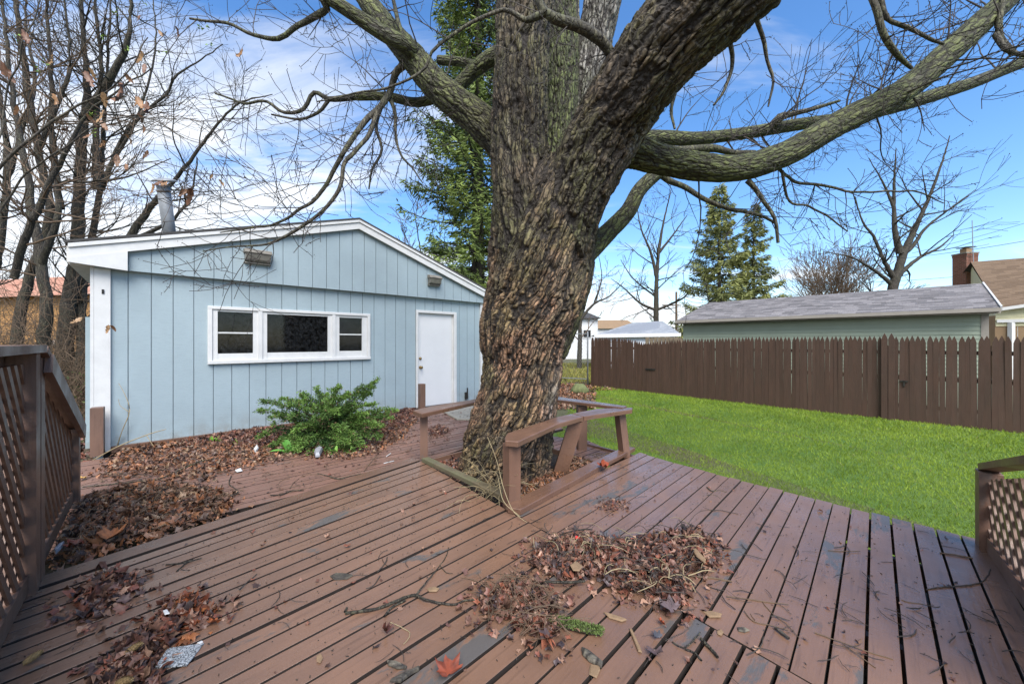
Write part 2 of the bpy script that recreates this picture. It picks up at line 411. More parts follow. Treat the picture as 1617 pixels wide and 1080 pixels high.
def bark(name, fine=False, green=.5, base=(.19, .138, .082), dark=(.022, .017, .013), scale=1.0):
    m, t, b = newmat(name)
    a = N(t, 'ShaderNodeAttribute', attribute_name='bk')
    vec = a.outputs['Vector'] if not fine else coords(t)
    hN = N(t, 'ShaderNodeAttribute', attribute_name='hgt').outputs['Fac'] if not fine else noise(t, vec, 18*scale, 4, .6, 0, (1, 1, .2))
    n_ = noise(t, vec, 42*scale, 7, .72, .3, (1, 1, .22) if fine else (1, 1, .35)); n3 = noise(t, vec, 2.2, 5, .62); v = coords(t)
    col = mixc(t, rng_(t, n3, .32, .66), base, tuple(x*.62 for x in base))
    if not fine:
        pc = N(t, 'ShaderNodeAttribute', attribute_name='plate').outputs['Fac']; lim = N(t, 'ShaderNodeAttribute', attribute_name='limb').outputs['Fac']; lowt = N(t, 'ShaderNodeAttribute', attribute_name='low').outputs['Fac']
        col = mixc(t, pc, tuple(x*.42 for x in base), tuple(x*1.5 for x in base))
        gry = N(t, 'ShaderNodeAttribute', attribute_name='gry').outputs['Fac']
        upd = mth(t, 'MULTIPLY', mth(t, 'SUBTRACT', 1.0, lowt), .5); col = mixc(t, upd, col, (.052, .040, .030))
        col = mixc(t, mth(t, 'MULTIPLY', lim, .85), col, mixc(t, pc, (.070, .084, .028), (.165, .19, .066)))
        col = mixc(t, mth(t, 'MULTIPLY', gry, .7), col, mixc(t, pc, (.12, .11, .10), (.38, .36, .34)))
        # patches where old bark has flaked off: orange-tan inner bark, grey dead wood
        px = noise(t, vec, 3.4, 5, .65, .4, (1, 1, .6)); col = mixc(t, mth(t, 'MULTIPLY', mth(t, 'MULTIPLY', rng_(t, px, .40, .52), lowt), .92), col, mixc(t, pc, (.16, .072, .038), (.44, .26, .155)))
        pg = noise(t, vec, 2.6, 5, .6, .3, (1.2, 1.2, .3)); col = mixc(t, mth(t, 'MULTIPLY', rng_(t, pg, .58, .66), .6), col, (.30, .27, .25))
    mo = noise(t, v, 1.9, 6, .66); mm = mth(t, 'MULTIPLY', rng_(t, mo, .44, .62), green)
    col = mixc(t, mm, col, (.085, .105, .028))
    col = mixc(t, rng_(t, n_, .47, .64, 0, .8), col, dark)
    vm = N(t, 'ShaderNodeMapping'); vm.inputs['Scale'].default_value = (1, 1, .22); L(t, vec, vm.inputs[0])
    wv = N(t, 'ShaderNodeVectorMath', operation='MULTIPLY_ADD'); nz = N(t, 'ShaderNodeTexNoise', i_Scale=9.0, i_Detail=3.0); L(t, vec, nz.inputs['Vector']); L(t, nz.outputs['Color'], wv.inputs[0]); wv.inputs[1].default_value = (.07, .07, .03); L(t, vm.outputs[0], wv.inputs[2])
    ve = N(t, 'ShaderNodeTexVoronoi', feature='DISTANCE_TO_EDGE', i_Scale=30.0*scale); L(t, wv.outputs[0], ve.inputs['Vector'])
    vc = N(t, 'ShaderNodeTexVoronoi', i_Scale=30.0*scale); L(t, wv.outputs[0], vc.inputs['Vector']); sc_ = N(t, 'ShaderNodeSeparateColor'); L(t, vc.outputs['Color'], sc_.inputs[0])
    col = mixc(t, 1.0, col, mixc(t, sc_.outputs[0], (.55, .55, .55), (1.3, 1.3, 1.3)), 'MULTIPLY')
    ck = rng_(t, ve.outputs['Distance'], .02, .16, .85, 0); col = mixc(t, ck, col, dark); hN2 = rng_(t, ve.outputs['Distance'], 0, .2)
    crev = rng_(t, hN, .16, .55, 1, 0) if not fine else rng_(t, hN, .42, .5, .6, 0)
    col = mixc(t, crev, col, dark)
    L(t, col, b.inputs['Base Color']); b.inputs['Roughness'].default_value = .72; b.inputs['Specular IOR Level'].default_value = .35
    bump(t, b, mth(t, 'ADD', mth(t, 'ADD', n_, mth(t, 'MULTIPLY', hN, .5)), mth(t, 'MULTIPLY', hN2, .7)), 1.0, .016 if not fine else .008); return m
bark('bark_big'); bark('bark_fine', True, .75, (.15, .135, .09), (.03, .026, .02))
bark('bark_tree', True, .22, (.10, .085, .062), (.018, .015, .012), 1.5)
bark('bark_grey', True, .1, (.15, .13, .10), (.04, .035, .03), .6)
M = MATS
# ================================================================== GROUND
GZ = -.48                       # lawn level (deck boards are at z = 0)
FZ = -.06                       # far deck
def ground_h(X, Y):
    left = 1/(1+np.exp((X+1.5)*1.1))
    far = 1/(1+np.exp(-(Y-15)*.5))
    return GZ+left*(.22)*(1-far)+.02*np.sin(X*1.3+Y*.7)*0
nx, ny = 90, 110
gx = np.sign(np.linspace(-1, 1, nx))*np.abs(np.linspace(-1, 1, nx))**2.2*320
gy = -90+np.linspace(0, 1, ny)**1.6*520
XX, YY = np.meshgrid(gx, gy); V = np.stack([XX.ravel(), YY.ravel(), (ground_h(XX, YY)-.012).ravel()], 1)
i = (np.arange(ny-1)[:, None]*nx+np.arange(nx-1)[None, :]).ravel()
F = np.stack([i, i+1, i+nx+1, i+nx], 1)
gmat, t_, b_ = newmat('ground_far'); v_ = coords(t_)
c_ = mixc(t_, rng_(t_, noise(t_, v_, .35, 6, .6), .42, .58), (.07, .085, .025), (.085, .062, .04)); L(t_, c_, b_.inputs['Base Color']); b_.inputs['Roughness'].default_value = .95
bump(t_, b_, noise(t_, v_, 9, 5, .7), .6, .05)
tag(mesh_np('ground', V, F, gmat, None, True), kind='structure')

# ================================================================== DECK
P1, P2, P3, P4 = G2(668, 729), G2(806, 809), G2(955, 733), G2(818, 692, FZ)
seam0 = np.array([-.931, 3.894]); seam1 = G2(1280, 1080); sdir = (seam1-seam0)/np.linalg.norm(seam1-seam0)
rail_p = G2(45, 945); rdir = np.array([-570., 600.])/np.linalg.norm([570, 600])
deck = empty('deck', (0, 2.5, 0), 'dark red-brown painted plank deck, wet, with leaf piles and an opening for the tree', 'deck')
GAP = .013
def vpA(i): return 1223+(1392-1223)*min(max(i, 0), 15)/15+(22*min(1, (i-15)/8) if i > 15 else 0)
def lineA(i):
    p = seam0+sdir*.1205*i; d = np.array([vpA(i)-CX, FPX]); return p, d/np.linalg.norm(d)
rl = rail_p+np.array([-.11, -.05])
def plank(poly, zt, mat, jit=.003, th=.034, parent=deck, tilt=True):
    mb = MB(); z = zt+random.uniform(-jit, jit)
    mb.prism(poly, z-th, z, .0010)
    o = mb.build('plank', M[mat], parent); n = len(poly); o.data.materials.append(M['board_edge_shade'])
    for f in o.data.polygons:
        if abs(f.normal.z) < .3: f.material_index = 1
    return o
bd = []
for k in range(0, 36):
    p, d = lineA(k); t, _ = isect(p, d, rl, rl+rdir); e = p+d*t
    bd.append((p, e, d))
def off(seg, s):
    p, e, d = seg; n_ = np.array([-d[1], d[0]]); return p+n_*s, e+n_*s
for k in range(len(bd)-1):
    g = GAP*random.choice((.7, .9, 1.1, 1.3, 1.7))*(1.0 if k > 5 else 1.15)
    a = off(bd[k], -g/2); b = off(bd[k+1], g/2)
    plank([a[0]-sdir*0, b[0], b[1], a[1]], 0, 'deck')
# edge board beyond the wide gap (upper edge of this deck)
pe, ee, de = bd[0]; nE = np.array([-de[1], de[0]])
plank([pe+nE*.022, ee+nE*.022-de*.02, ee+nE*.15-de*.02, pe+nE*.15], .004, 'bench')
# right-hand boards: direction B, numbered by their distance
cB, sB = math.cos(TH_B), math.sin(TH_B); dB = np.array([sB, cB]); nB = np.array([cB, -sB])
Ledge = [G2(925, 693), G2(995, 710), G2(1065, 731), G2(1153, 754), G2(1510, 843), G2(1510, 843)+np.array([.7, -.8])]
def endB(dd):
    p = nB*dd
    for a, b in zip(Ledge[:-1], Ledge[1:]):
        t, s = isect(p, dB, a, b)
        if 0 <= s <= 1: return p+dB*t
    a, b = (Ledge[0], Ledge[1]) if dd < 0 else (Ledge[-2], Ledge[-1])
    t, s = isect(p, dB, a, b); return p+dB*t
def startB(dd):
    p = nB*dd; t, s = isect(p, dB, seam0, seam1); return p+dB*t
for i in range(-18, 14):
    d0, d1 = -.027+.1032*i, -.027+.1032*(i+1); g = .0105*random.uniform(.6, 1.25)
    if i < -9: g *= .8
    d0 += g/2; d1 -= g/2
    if i == -18: d0 = d1-.095
    s0, s1 = startB(d0), startB(d1); s0 = s0+dB*.008; s1 = s1+dB*.008
    j = random.uniform(-.012, .012)
    plank([s0, s1, endB(d1)+dB*j, endB(d0)+dB*j], .001, 'deck', .0035)
# far deck, boards parallel to the shed
cF, sF = math.cos(TH_F), math.sin(TH_F); dF = np.array([sF, cF]); nF = np.array([cF, -sF])
e0_ = ee+nE*.10+(ee-pe)/np.linalg.norm(ee-pe)*.5; pe_ = pe+nE*.10
A868, A765 = G2(868, 668, FZ), G2(765, 628, FZ); tX, _ = isect(pe_, dF, A868, A765-A868+A868); X1 = pe_+dF*tX
f1 = [e0_, pe_, X1, A765, G2(92, 735, FZ)]
f1b = [pe_, P4, A868, X1]
f2 = [G2(818, 692, FZ), G2(897, 716, FZ), G2(945, 731, FZ), G2(955, 734, FZ), G2(1010, 706, FZ), G2(930, 696, FZ), G2(868, 668, FZ)]
for reg in (f1, f1b, f2):
    hp = convex_hp(reg); ds = [float(nF@q) for q in reg]; lo = min(ds); hi = max(ds)
    k0 = math.floor(lo/.1016)
    for k in range(k0, math.ceil(hi/.1016)+1):
        g = random.uniform(.006, .014)
        a0, a1 = k*.1016+g/2, (k+1)*.1016-g/2
        strip = [nF*a0-dF*12, nF*a1-dF*12, nF*a1+dF*14, nF*a0+dF*14]
        q = clip(strip, hp)
        if len(q) >= 3 and a1 > lo and a0 < hi:
            ar = abs(sum(q[i][0]*q[(i+1) % len(q)][1]-q[(i+1) % len(q)][0]*q[i][1] for i in range(len(q))))/2
            if ar > .004: plank(q, FZ, 'deck_far', .002)
# joists and rim under the boards, seen dark through the gaps
mb = MB()
for s in np.arange(-2, 5, .6):
    a = np.array([-3.2, .3])+np.array([.7, .7])*s
for k in range(-3, 8):
    p = seam0*0+dB*(k*.45); mb.beam((*(p+nB*-1.8), -.11), (*(p+nB*1.25), -.11), .038, .14)
mb.build('joist', M['timber'], deck)
for a, b in zip(Ledge[:-1], Ledge[1:]):
    e = (b-a)/np.linalg.norm(b-a); n_ = np.array([-e[1], e[0]]); n_ = n_ if n_@(np.array([0, 2.])-a) > 0 else -n_
    mb = MB(); mb.beam((*(a+n_*.05), -.13), (*(b+n_*.05), -.13), .035, .19); mb.build('rim_board', M['timber'], deck)
us = [Ledge[0]+(-.0, -.05), Ledge[2]+(-.05, -.05), Ledge[3]+(-.06, -.04), Ledge[4]+(-.06, -.04), Ledge[5]+(-.06, 0), np.array([3.2, .2]), np.array([-2.6, .2]), np.array([-2.6, 1.6]), ee, pe]
mb = MB(); mb.add([(*q, -.40) for q in us], [tuple(range(len(us)))[::-1]]); tag(mb.build('under_deck_soil', M['soil'], None), kind='structure')
# planter opening: soil, border boards
soilp = [P1+(-.05, 0), P2+(0, -.05), P3+(.06, 0), P4+(0, .08)]
res = 26; Vs = []
for a in range(res):
    for b in range(res):
        u, v = a/(res-1), b/(res-1)
        q = (1-u)*(1-v)*soilp[0]+u*(1-v)*soilp[1]+u*v*soilp[2]+(1-u)*v*soilp[3]
        Vs.append((q[0], q[1], -.11))
Vs = np.array(Vs); Vs[:, 2] += .03*fbm(Vs*3.1, 3)+.02
ii = (np.arange(res-1)[:, None]*res+np.arange(res-1)[None, :]).ravel()
tag(mesh_np('planter_soil', Vs, np.stack([ii, ii+res, ii+res+1, ii+1], 1), M['soil'], None, True), kind='structure')
border = empty('planter_border', (*P2, 0), 'low border boards framing the square planter opening around the big tree trunk', 'planter border')
a3, b3 = G2(666, 730), G2(798, 794)
mb = MB(); n_ = np.array([a3[1]-b3[1], b3[0]-a3[0]]); n_ /= np.linalg.norm(n_); n_ = n_ if n_[1] > 0 else -n_
mb.prism([a3, b3, b3+n_*.075, a3+n_*.075], 0.006, .044, .004); o = mb.build('mossy_board', M['border'], border); o['label'] = 'weathered mossy unpainted board'
mb = MB(); a4, b4 = startB(-1.775)+dB*.03, None; dd = -1.80
a4 = startB(dd)+dB*.02; b4 = G2(1003, 713)
e4 = (b4-a4)/np.linalg.norm(b4-a4); n4 = np.array([-e4[1], e4[0]])
mb.prism([a4+n4*.0, b4+n4*.0, b4+n4*.115, a4+n4*.14, a4+n4*.09-e4*.03], .006, .046, .005); mb.build('border_board', M['bench'], border)
mb = MB(); a5, b5 = G2(680, 727, FZ), P4; mb.beam((*a5, -.10), (*b5, -.10), .03, .11); a6 = G2(897, 717, FZ); b6 = G2(948, 733, FZ)
mb.beam((*P4, -.10), (*a6, -.10), .03, .11); mb.beam((*a6, -.10), (*b6, -.10), .03, .11); mb.build('inner_board', M['timber'], border)
for (q0, q1) in ((P1, P2), (P2, P3)):
    mb = MB(); mb.beam((*(q0), -.09), (*(q1), -.09), .035, .11); mb.build('inner_board', M['timber'], border)

# ---- bench round the tree
bench = empty('tree_bench', (0, 3.9, 0), 'narrow brown plank bench wrapping around the big tree on square posts', 'bench')
bz0, bz1 = .462, .502
def BG(x, y): return G2(x, y, .5)
front = [BG(811, 696.5), BG(880, 669.6), BG(921, 658)]; rear = [BG(797, 691), BG(801, 684), BG(880, 658.5), BG(902, 653.5)]
mb = MB(); mb.prism([BG(818, 697.5)]+front[1:]+rear[::-1]+[BG(798, 696)], bz0, bz1, .006); mb.build('seat_board', M['bench'], bench)
mb = MB(); mb.prism([BG(922, 658), BG(998, 647.2), BG(999, 643.8), BG(943, 645.5), BG(903.5, 653.3)], bz0+.001, bz1+.001, .006); mb.build('seat_board', M['bench'], bench)
mb = MB(); mb.prism([BG(983, 645.5), BG(882, 633), BG(820, 625), BG(822, 621), BG(882, 628), BG(990, 642.8)], bz0+.02, bz1+.012, .006); mb.build('seat_board', M['bench'], bench)
mb = MB(); mb.prism([BG(652, 648.5), BG(666, 654), BG(745, 636.3), BG(800, 624.5), BG(793, 621), BG(745, 631.5), BG(680, 642)], bz0+.003, bz1+.003, .006); mb.build('seat_board', M['bench'], bench)
def rpost(name, c, wd, z0, z1, ang, mat, parent, lean=(0, 0), n=1):
    mb = MB(); ca, sa = math.cos(ang), math.sin(ang); ax = np.array([ca, sa]); ay = np.array([-sa, ca])
    q = [np.array(c)+ax*sx*wd/2+ay*sy*wd/2 for sx, sy in ((-1, -1), (1, -1), (1, 1), (-1, 1))]
    mb.prism(q, z0, z1, .003); o = mb.build(name, M[mat], parent); me = o.data
    if lean != (0, 0):
        for v in me.vertices: k = (v.co.z-z0)/(z1-z0); v.co.x += lean[0]*k; v.co.y += lean[1]*k
    return o
angB = -(TH_B)+math.pi/2
rpost('leg', G2(669.5, 723)+(0, .0), .078, 0.0, bz0, math.radians(12), 'timber', bench)
q = G2(808, 797); rpost('leg', q, .098, -.1, bz0, math.radians(30), 'timber', bench)
rpost('leg', G2(986.5, 718), .085, -.02, bz0, math.radians(25), 'timber', bench, lean=(-.055, 0))
rpost('leg', G2(918.5, 701), .105, FZ, bz0, math.radians(5), 'timber', bench)
mb = MB(); mb.beam((.455, 3.70, -.10), (.62, 3.66, bz0), .135, .04, up=(0, 1, .0)); mb.build('brace', M['bench'], bench)

# ---- lattice railings
def lattice_rail(name, label, A, B, zA, zB, zlow, side, ext_lab=None, posts=True, wide=.10, capdown=0.0, sep=0.0, bottomA=.06, bottomB=.06, dens=.088, capw=.135, endpost=True, sider=True):
    """A,B ground points; top height zA at A and zB at B"""
    root = empty(name, (*A, 0), label, 'railing')
    A = np.array(A); B = np.array(B); Ln = np.linalg.norm(B-A); d = (B-A)/Ln; n_ = np.array([-d[1], d[0]])
    ang = math.atan2(d[1], d[0])
    top = lambda s: zA+(zB-zA)*s/Ln
    rpost('post', A, .092, zlow, zA-.03, ang, 'timber', root)
    if endpost: rpost('post', B, .092, zlow, zB-.03, ang, 'timber', root)
    # facing boards beside the first post
    if sider: mb = MB(); mb.beam((*(A+d*.0+n_*side*.064), zA-.06), (*(B+n_*side*.064), zB-.06), .03, .10); mb.build('side_rail', M['timber'], root)
    mb = MB(); mb.beam((*A, zA-.008), (*B, zB-.008), capw, .036, ext=.02+.03*(capw > .1)); mb.build('cap_rail', M['timber'], root)
    mb = MB(); mb.beam((*A, zlow+bottomA), (*B, zlow+bottomB), .04, .085); mb.build('bottom_rail', M['timber'], root)
    # crossing slats, clipped to the panel
    pan = [np.array([.05, zlow+.06]), np.array([Ln-.05, zlow+.06]), np.array([Ln-.05, top(Ln-.05)-.08]), np.array([.05, top(.05)-.08])]
    hp = convex_hp(pan)
    for sgn, offn in ((1, .006), (-1, -.006)):
        e = np.array([math.cos(math.radians(50)), sgn*math.sin(math.radians(50))]); m_ = np.array([-e[1], e[0]])
        for k in range(-40, 60):
            c0 = k*dens; wdt = .038
            q = clip([m_*c0-e*6, m_*(c0+wdt)-e*6, m_*(c0+wdt)+e*6, m_*c0+e*6], hp)
            if len(q) < 3: continue
            ar = abs(sum(q[i][0]*q[(i+1) % len(q)][1]-q[(i+1) % len(q)][0]*q[i][1] for i in range(len(q))))/2
            if ar < .0008: continue
            V = []; nn = len(q)
            for oo in (-.0055, .0055):
                for p in q: xy = A+d*p[0]+n_*(offn+oo); V.append((xy[0], xy[1], p[1]))
            F = [tuple(range(nn)), tuple(range(nn, 2*nn))[::-1]]+[(i, (i+1) % nn, nn+(i+1) % nn, nn+i) for i in range(nn)]
            mesh_np('slat', V, F, M['timber'], root)
    return root
pA = G2(37, 938); near = pA-rdir*1.75
lattice_rail('lattice_railing', 'brown lattice railing with level cap rail at the left edge of the deck', pA, near, 1.195, 1.195, 0.0, -1)
pB0 = pA+rdir*.115; pB = G2(112, 792, -.02)
lattice_rail('lattice_railing', 'brown lattice railing with sloping cap, descending beside the leaf-covered lower deck', pB0, pB, 1.17, .575, -.02, -1)
qA = G2(1562, 868); 
lattice_rail('lattice_railing', 'brown sloping lattice stair railing at the right edge of the deck above the grass', qA, qA+np.array([-.664, -.748])*1.55, .49, .93, -.01, 1, capw=.08, sider=False)

# ================================================================== SHED
C0 = G2(150, 714.6, FZ); uS = np.array([sF, cF]); vS = np.array([-cF, sF])      # u along the front wall, v to the back
shed = empty('shed', (*C0, FZ), 'light blue wooden shed with white trim, low gable roof, triple window and white door', 'shed')
LW, DW = 5.74, 6.2
def S(u, v, z): q = C0+uS*u+vS*v; return np.array([q[0], q[1], z])
UX = np.array([uS[0], uS[1], 0]); VX = np.array([vS[0], vS[1], 0]); ZX = np.array([0, 0, 1.])
def sbox(mb, u0, u1, v0, v1, z0, z1): return mb.box(S((u0+u1)/2, (v0+v1)/2, (z0+z1)/2), (u1-u0, v1-v0, z1-z0), (UX, VX, ZX))
ZE = 2.09                                                         # top of the lower wall
apex_u, apex_z, le_u, le_z, re_u, re_z = 3.0, 3.28, -.19, 2.315, 5.9, 2.30
def rooftop(u): return le_z+(apex_z-le_z)*(u-le_u)/(apex_u-le_u) if u < apex_u else apex_z+(re_z-apex_z)*(u-apex_u)/(re_u-apex_u)
win = (1.05, 3.207, .955, 1.675); door = (4.15, 5.01, -.02, 1.80)
gs = 5.74/28.3
wall = MB(); sbox(wall, .02, LW-.02, .03, .09, GZ+.1, ZE)
wall = None
wallp = empty('front_wall', S(0, 0, FZ)); wallp.parent = shed; wallp.location = S(0, 0, FZ)-np.array(shed.location)
def sheet(z0, z1f, v0, v1, holes, name):
    """vertical grooved boards; each board is a piece of its own"""
    edges = [.0]+[ .30+gs*k-.03 for k in range(0, 28)]+[LW]
    edges = [e for e in edges if e <= LW]
    for a, b in zip(edges[:-1], edges[1:]):
        if b-a < .02: continue
        segs = [(a+.004, b-.004)]
        for s0, s1 in segs:
            parts = [(s0, s1, z0, None)]
            outp = []
            for h in holes:
                nw = []
                for (x0, x1, y0, y1) in parts:
                    hx0, hx1, hz0, hz1 = h
                    if x1 <= hx0 or x0 >= hx1: nw.append((x0, x1, y0, y1)); continue
                    if x0 < hx0: nw.append((x0, hx0, y0, y1))
                    if x1 > hx1: nw.append((hx1, x1, y0, y1))
                    m0, m1 = max(x0, hx0), min(x1, hx1)
                    if hz0 > y0: nw.append((m0, m1, y0, hz0))
                    nw.append((m0, m1, hz1, y1))
                parts = nw
            for (x0, x1, y0, y1) in parts:
                if x1-x0 < .006: continue
                mb = MB()
                za, zb = (y1, y1) if y1 is not None else (z1f(x0), z1f(x1))
                V = [S(x0, v0, y0), S(x1, v0, y0), S(x1, v0, zb), S(x0, v0, za), S(x0, v1, y0), S(x1, v1, y0), S(x1, v1, zb), S(x0, v1, za)]
                mb.add(V, [(0, 1, 2, 3), (4, 7, 6, 5), (0, 4, 5, 1), (1, 5, 6, 2), (2, 6, 7, 3), (3, 7, 4, 0)])
                mb.build(name, M['siding_blue'], wallp)
sheet(FZ+.015, lambda u: ZE, 0, .02, [win, (door[0], door[1], FZ-.1, door[3])], 'siding_board')
sheet(ZE-.02, lambda u: max(ZE-.015, rooftop(u)-.13), -.075, -.055, [], 'gable_board')
mb = MB()   # backing so that grooves stay closed (with openings)
for (a, b, c, d_) in ((.01, win[0], FZ, ZE), (win[0], win[1], FZ, win[2]), (win[0], win[1], win[3], ZE), (win[1], door[0], FZ, ZE), (door[0], door[1], door[3], ZE), (door[1], LW-.01, FZ, ZE)):
    sbox(mb, a, b, .0215, .075, c, d_)
mb.build('sheathing', M['siding_blue'], wallp)
# body of the shed behind: side and back walls, floor, gable backing
mb = MB(); sbox(mb, .0, .06, .08, DW, GZ, ZE+.05); sbox(mb, LW-.06, LW, .08, DW, GZ, ZE+.05); sbox(mb, .065, LW-.065, DW-.06, DW, GZ, ZE+.05)
for v0 in (-.054, DW-.05):
    pts = [(0, ZE-.02), (LW, ZE-.02), (LW, rooftop(LW)-.12), (apex_u, apex_z-.12), (0, rooftop(0)-.12)]
    V = [S(u, v0, z) for u, z in pts]+[S(u, v0+.05, z) for u, z in pts]
    mb.add(V, [(0, 1, 2, 3, 4), (9, 8, 7, 6, 5)]+[(i, 5+i, 5+(i+1) % 5, (i+1) % 5) for i in range(5)])
mb.build('side_wall', M['siding_blue'], shed)
mb = MB(); sbox(mb, .07, LW-.07, .08, DW-.08, GZ+.05, FZ+.02); sbox(mb, .08, LW-.08, DW-.14, DW-.07, FZ+.05, ZE-.05); sbox(mb, .065, .075, .08, DW-.2, FZ+.05, ZE-.05); sbox(mb, LW-.075, LW-.065, .08, DW-.2, FZ+.05, ZE-.05); sbox(mb, .08, LW-.08, .1, DW-.2, ZE-.04, ZE-.02); mb.build('floor', M['dark'], shed)  # floor plus added near-black lining; interior shade is painted into its colour
mb = MB(); sbox(mb, -.02, .0, .3, .33, 0, 1.7); 
# blue gate board standing at the left side of the shed
sbox(mb, -.10, -.055, .30, .34, -.06, 1.52); mb.build('side_board', M['siding_blue'], shed)
# roof
mb = MB()
for (ua, za, ub, zb) in ((le_u-.02, le_z, apex_u, apex_z), (apex_u, apex_z, re_u+.02, re_z)):
    V = []
    for vv in (-.155, DW+.15):
        V += [S(ua, vv, za-.01), S(ub, vv, zb-.01), S(ub, vv, zb+.018), S(ua, vv, za+.018)]
    mb.add(V, [(0, 1, 2, 3), (7, 6, 5, 4), (0, 4, 5, 1), (1, 5, 6, 2), (2, 6, 7, 3), (3, 7, 4, 0)])
mb.build('roof', M['asphalt_edge'], shed)
def sloped(mb, ua, ub, dz0, dz1, v0, v1):
    za, zb = rooftop(ua), rooftop(ub)
    V = []
    for vv in (v0, v1): V += [S(ua, vv, za+dz0), S(ub, vv, zb+dz0), S(ub, vv, zb+dz1), S(ua, vv, za+dz1)]
    mb.add(V, [(0, 1, 2, 3), (7, 6, 5, 4), (0, 4, 5, 1), (1, 5, 6, 2), (2, 6, 7, 3), (3, 7, 4, 0)])
for ua, ub in ((le_u, apex_u-.001), (apex_u+.001, re_u)):
    mb = MB(); sloped(mb, ua, ub, -.055, -.012, -.15, -.11); sloped(mb, ua, ub, -.165, -.057, -.132, -.095); mb.build('fascia', M['white'], shed)
mb = MB()  # boxed eave return, left
V = []
for vv in (-.14, -.10):
    V += [S(le_u, vv, 2.10), S(.27, vv, 2.06), S(.27, vv, rooftop(.27)-.166), S(le_u, vv, rooftop(le_u)-.166)]
mb.add(V, [(0, 1, 2, 3), (7, 6, 5, 4), (0, 4, 5, 1), (1, 5, 6, 2), (2, 6, 7, 3), (3, 7, 4, 0)]); mb.build('eave_return', M['white'], shed)
mb = MB(); sbox(mb, le_u, -.002, -.095, DW, 2.085, 2.105); sbox(mb, LW+.002, re_u, -.095, DW, 2.085, 2.105); sbox(mb, le_u-.015, le_u, -.095, DW, 2.10, 2.28)
sbox(mb, re_u, re_u+.015, -.095, DW, 2.10, 2.27); mb.build('soffit', M['white_dirty'], shed)
mb = MB(); sbox(mb, -.006, .125, -.032, -.002, FZ, 2.085); sbox(mb, -.036, -.008, -.03, .1, FZ, 2.085); mb.build('corner_board', M['white'], shed)
mb = MB(); sbox(mb, .055, .075, -.04, -.033, 1.78, 1.83); mb.build('hook', M['dark'], shed)
mb = MB(); sbox(mb, LW-.06, LW+.02, -.032, -.002, FZ, 2.085); mb.build('corner_board', M['white'], shed)
mb = MB(); sbox(mb, 0.13, 3.0, -.05, -.003, FZ-.02, FZ+.05); mb.build('base_board', M['bench'], shed)
# triple window
wn = MB(); u0, u1, z0, z1 = win
fw = .045
sbox(wn, u0-.03, u1+.03, -.03, .03, z1-.012, z1+.03); sbox(wn, u0-.03, u1+.03, -.045, .03, z0-.035, z0+.012)
sbox(wn, u0-.03, u0+.02, -.03, .03, z0+.012, z1-.012); sbox(wn, u1-.02, u1+.03, -.03, .03, z0+.012, z1-.012)
win_o = wn.build('window', M['white'], shed, bevel=.004)
def ux(px): # pixel column on the wall -> u
    k = (px-CX)/FPX; return (k*C0[1]-C0[0])/(uS[0]-k*uS[1])
def zy(px, y): u = ux(px); return EYE+(CY-y)/FPX*(C0[1]+uS[1]*u)
sashes = [(343.5, 399.5, 493, 558, 1), (421.5, 517.5, 498, 556, 0), (535.5, 571.5, 502, 554, 1)]
prev = u0+.02
for j, (xa, xb, ya, yb, mun) in enumerate(sashes):
    a, b = ux(xa), ux(xb); zt, zb_ = zy((xa+xb)/2, ya), zy((xa+xb)/2, yb)
    nxt = ux(sashes[j+1][0]) if j < 2 else u1-.02
    mid = (b+nxt)/2 if j < 2 else u1-.021
    mb = MB()
    sbox(mb, prev+.001, a, -.012, .035, z0+.013, z1-.013); sbox(mb, b, mid-.001, -.012, .035, z0+.013, z1-.013)
    sbox(mb, a, b, -.006, .033, z0+.013, zb_); sbox(mb, a, b, -.006, .033, zt, z1-.013)
    if j < 2: sbox(mb, mid-.025, mid+.025, -.028, -.013, z0+.013, z1-.013)
    if mun: sbox(mb, a+.001, b-.001, .0, .02, (zt+zb_)/2-.012, (zt+zb_)/2+.008)
    mb.build('sash', M['white'], win_o)
    zz = [(zb_, (zt+zb_)/2-.012), ((zt+zb_)/2+.008, zt)] if mun else [(zb_, zt)]
    for q0, q1 in zz:
        mb = MB(); sbox(mb, a-.002, b+.002, .012, .016, q0-.002, q1+.002); mb.build('pane', M['glass'], win_o)
    prev = mid+.001
# things seen dimly through the panes
mb = MB(); sbox(mb, ux(380), ux(394), .35, .38, .6, 1.25); sbox(mb, ux(384), ux(391), .3, .34, 1.0, 1.1); mb.build('inner_board', M['white_dirty'], shed)
mb = MB(); sbox(mb, ux(500), ux(514), .03, .06, zy(507, 556)+.004, zy(507, 551)); mb.build('sill_block', M['white'], shed)
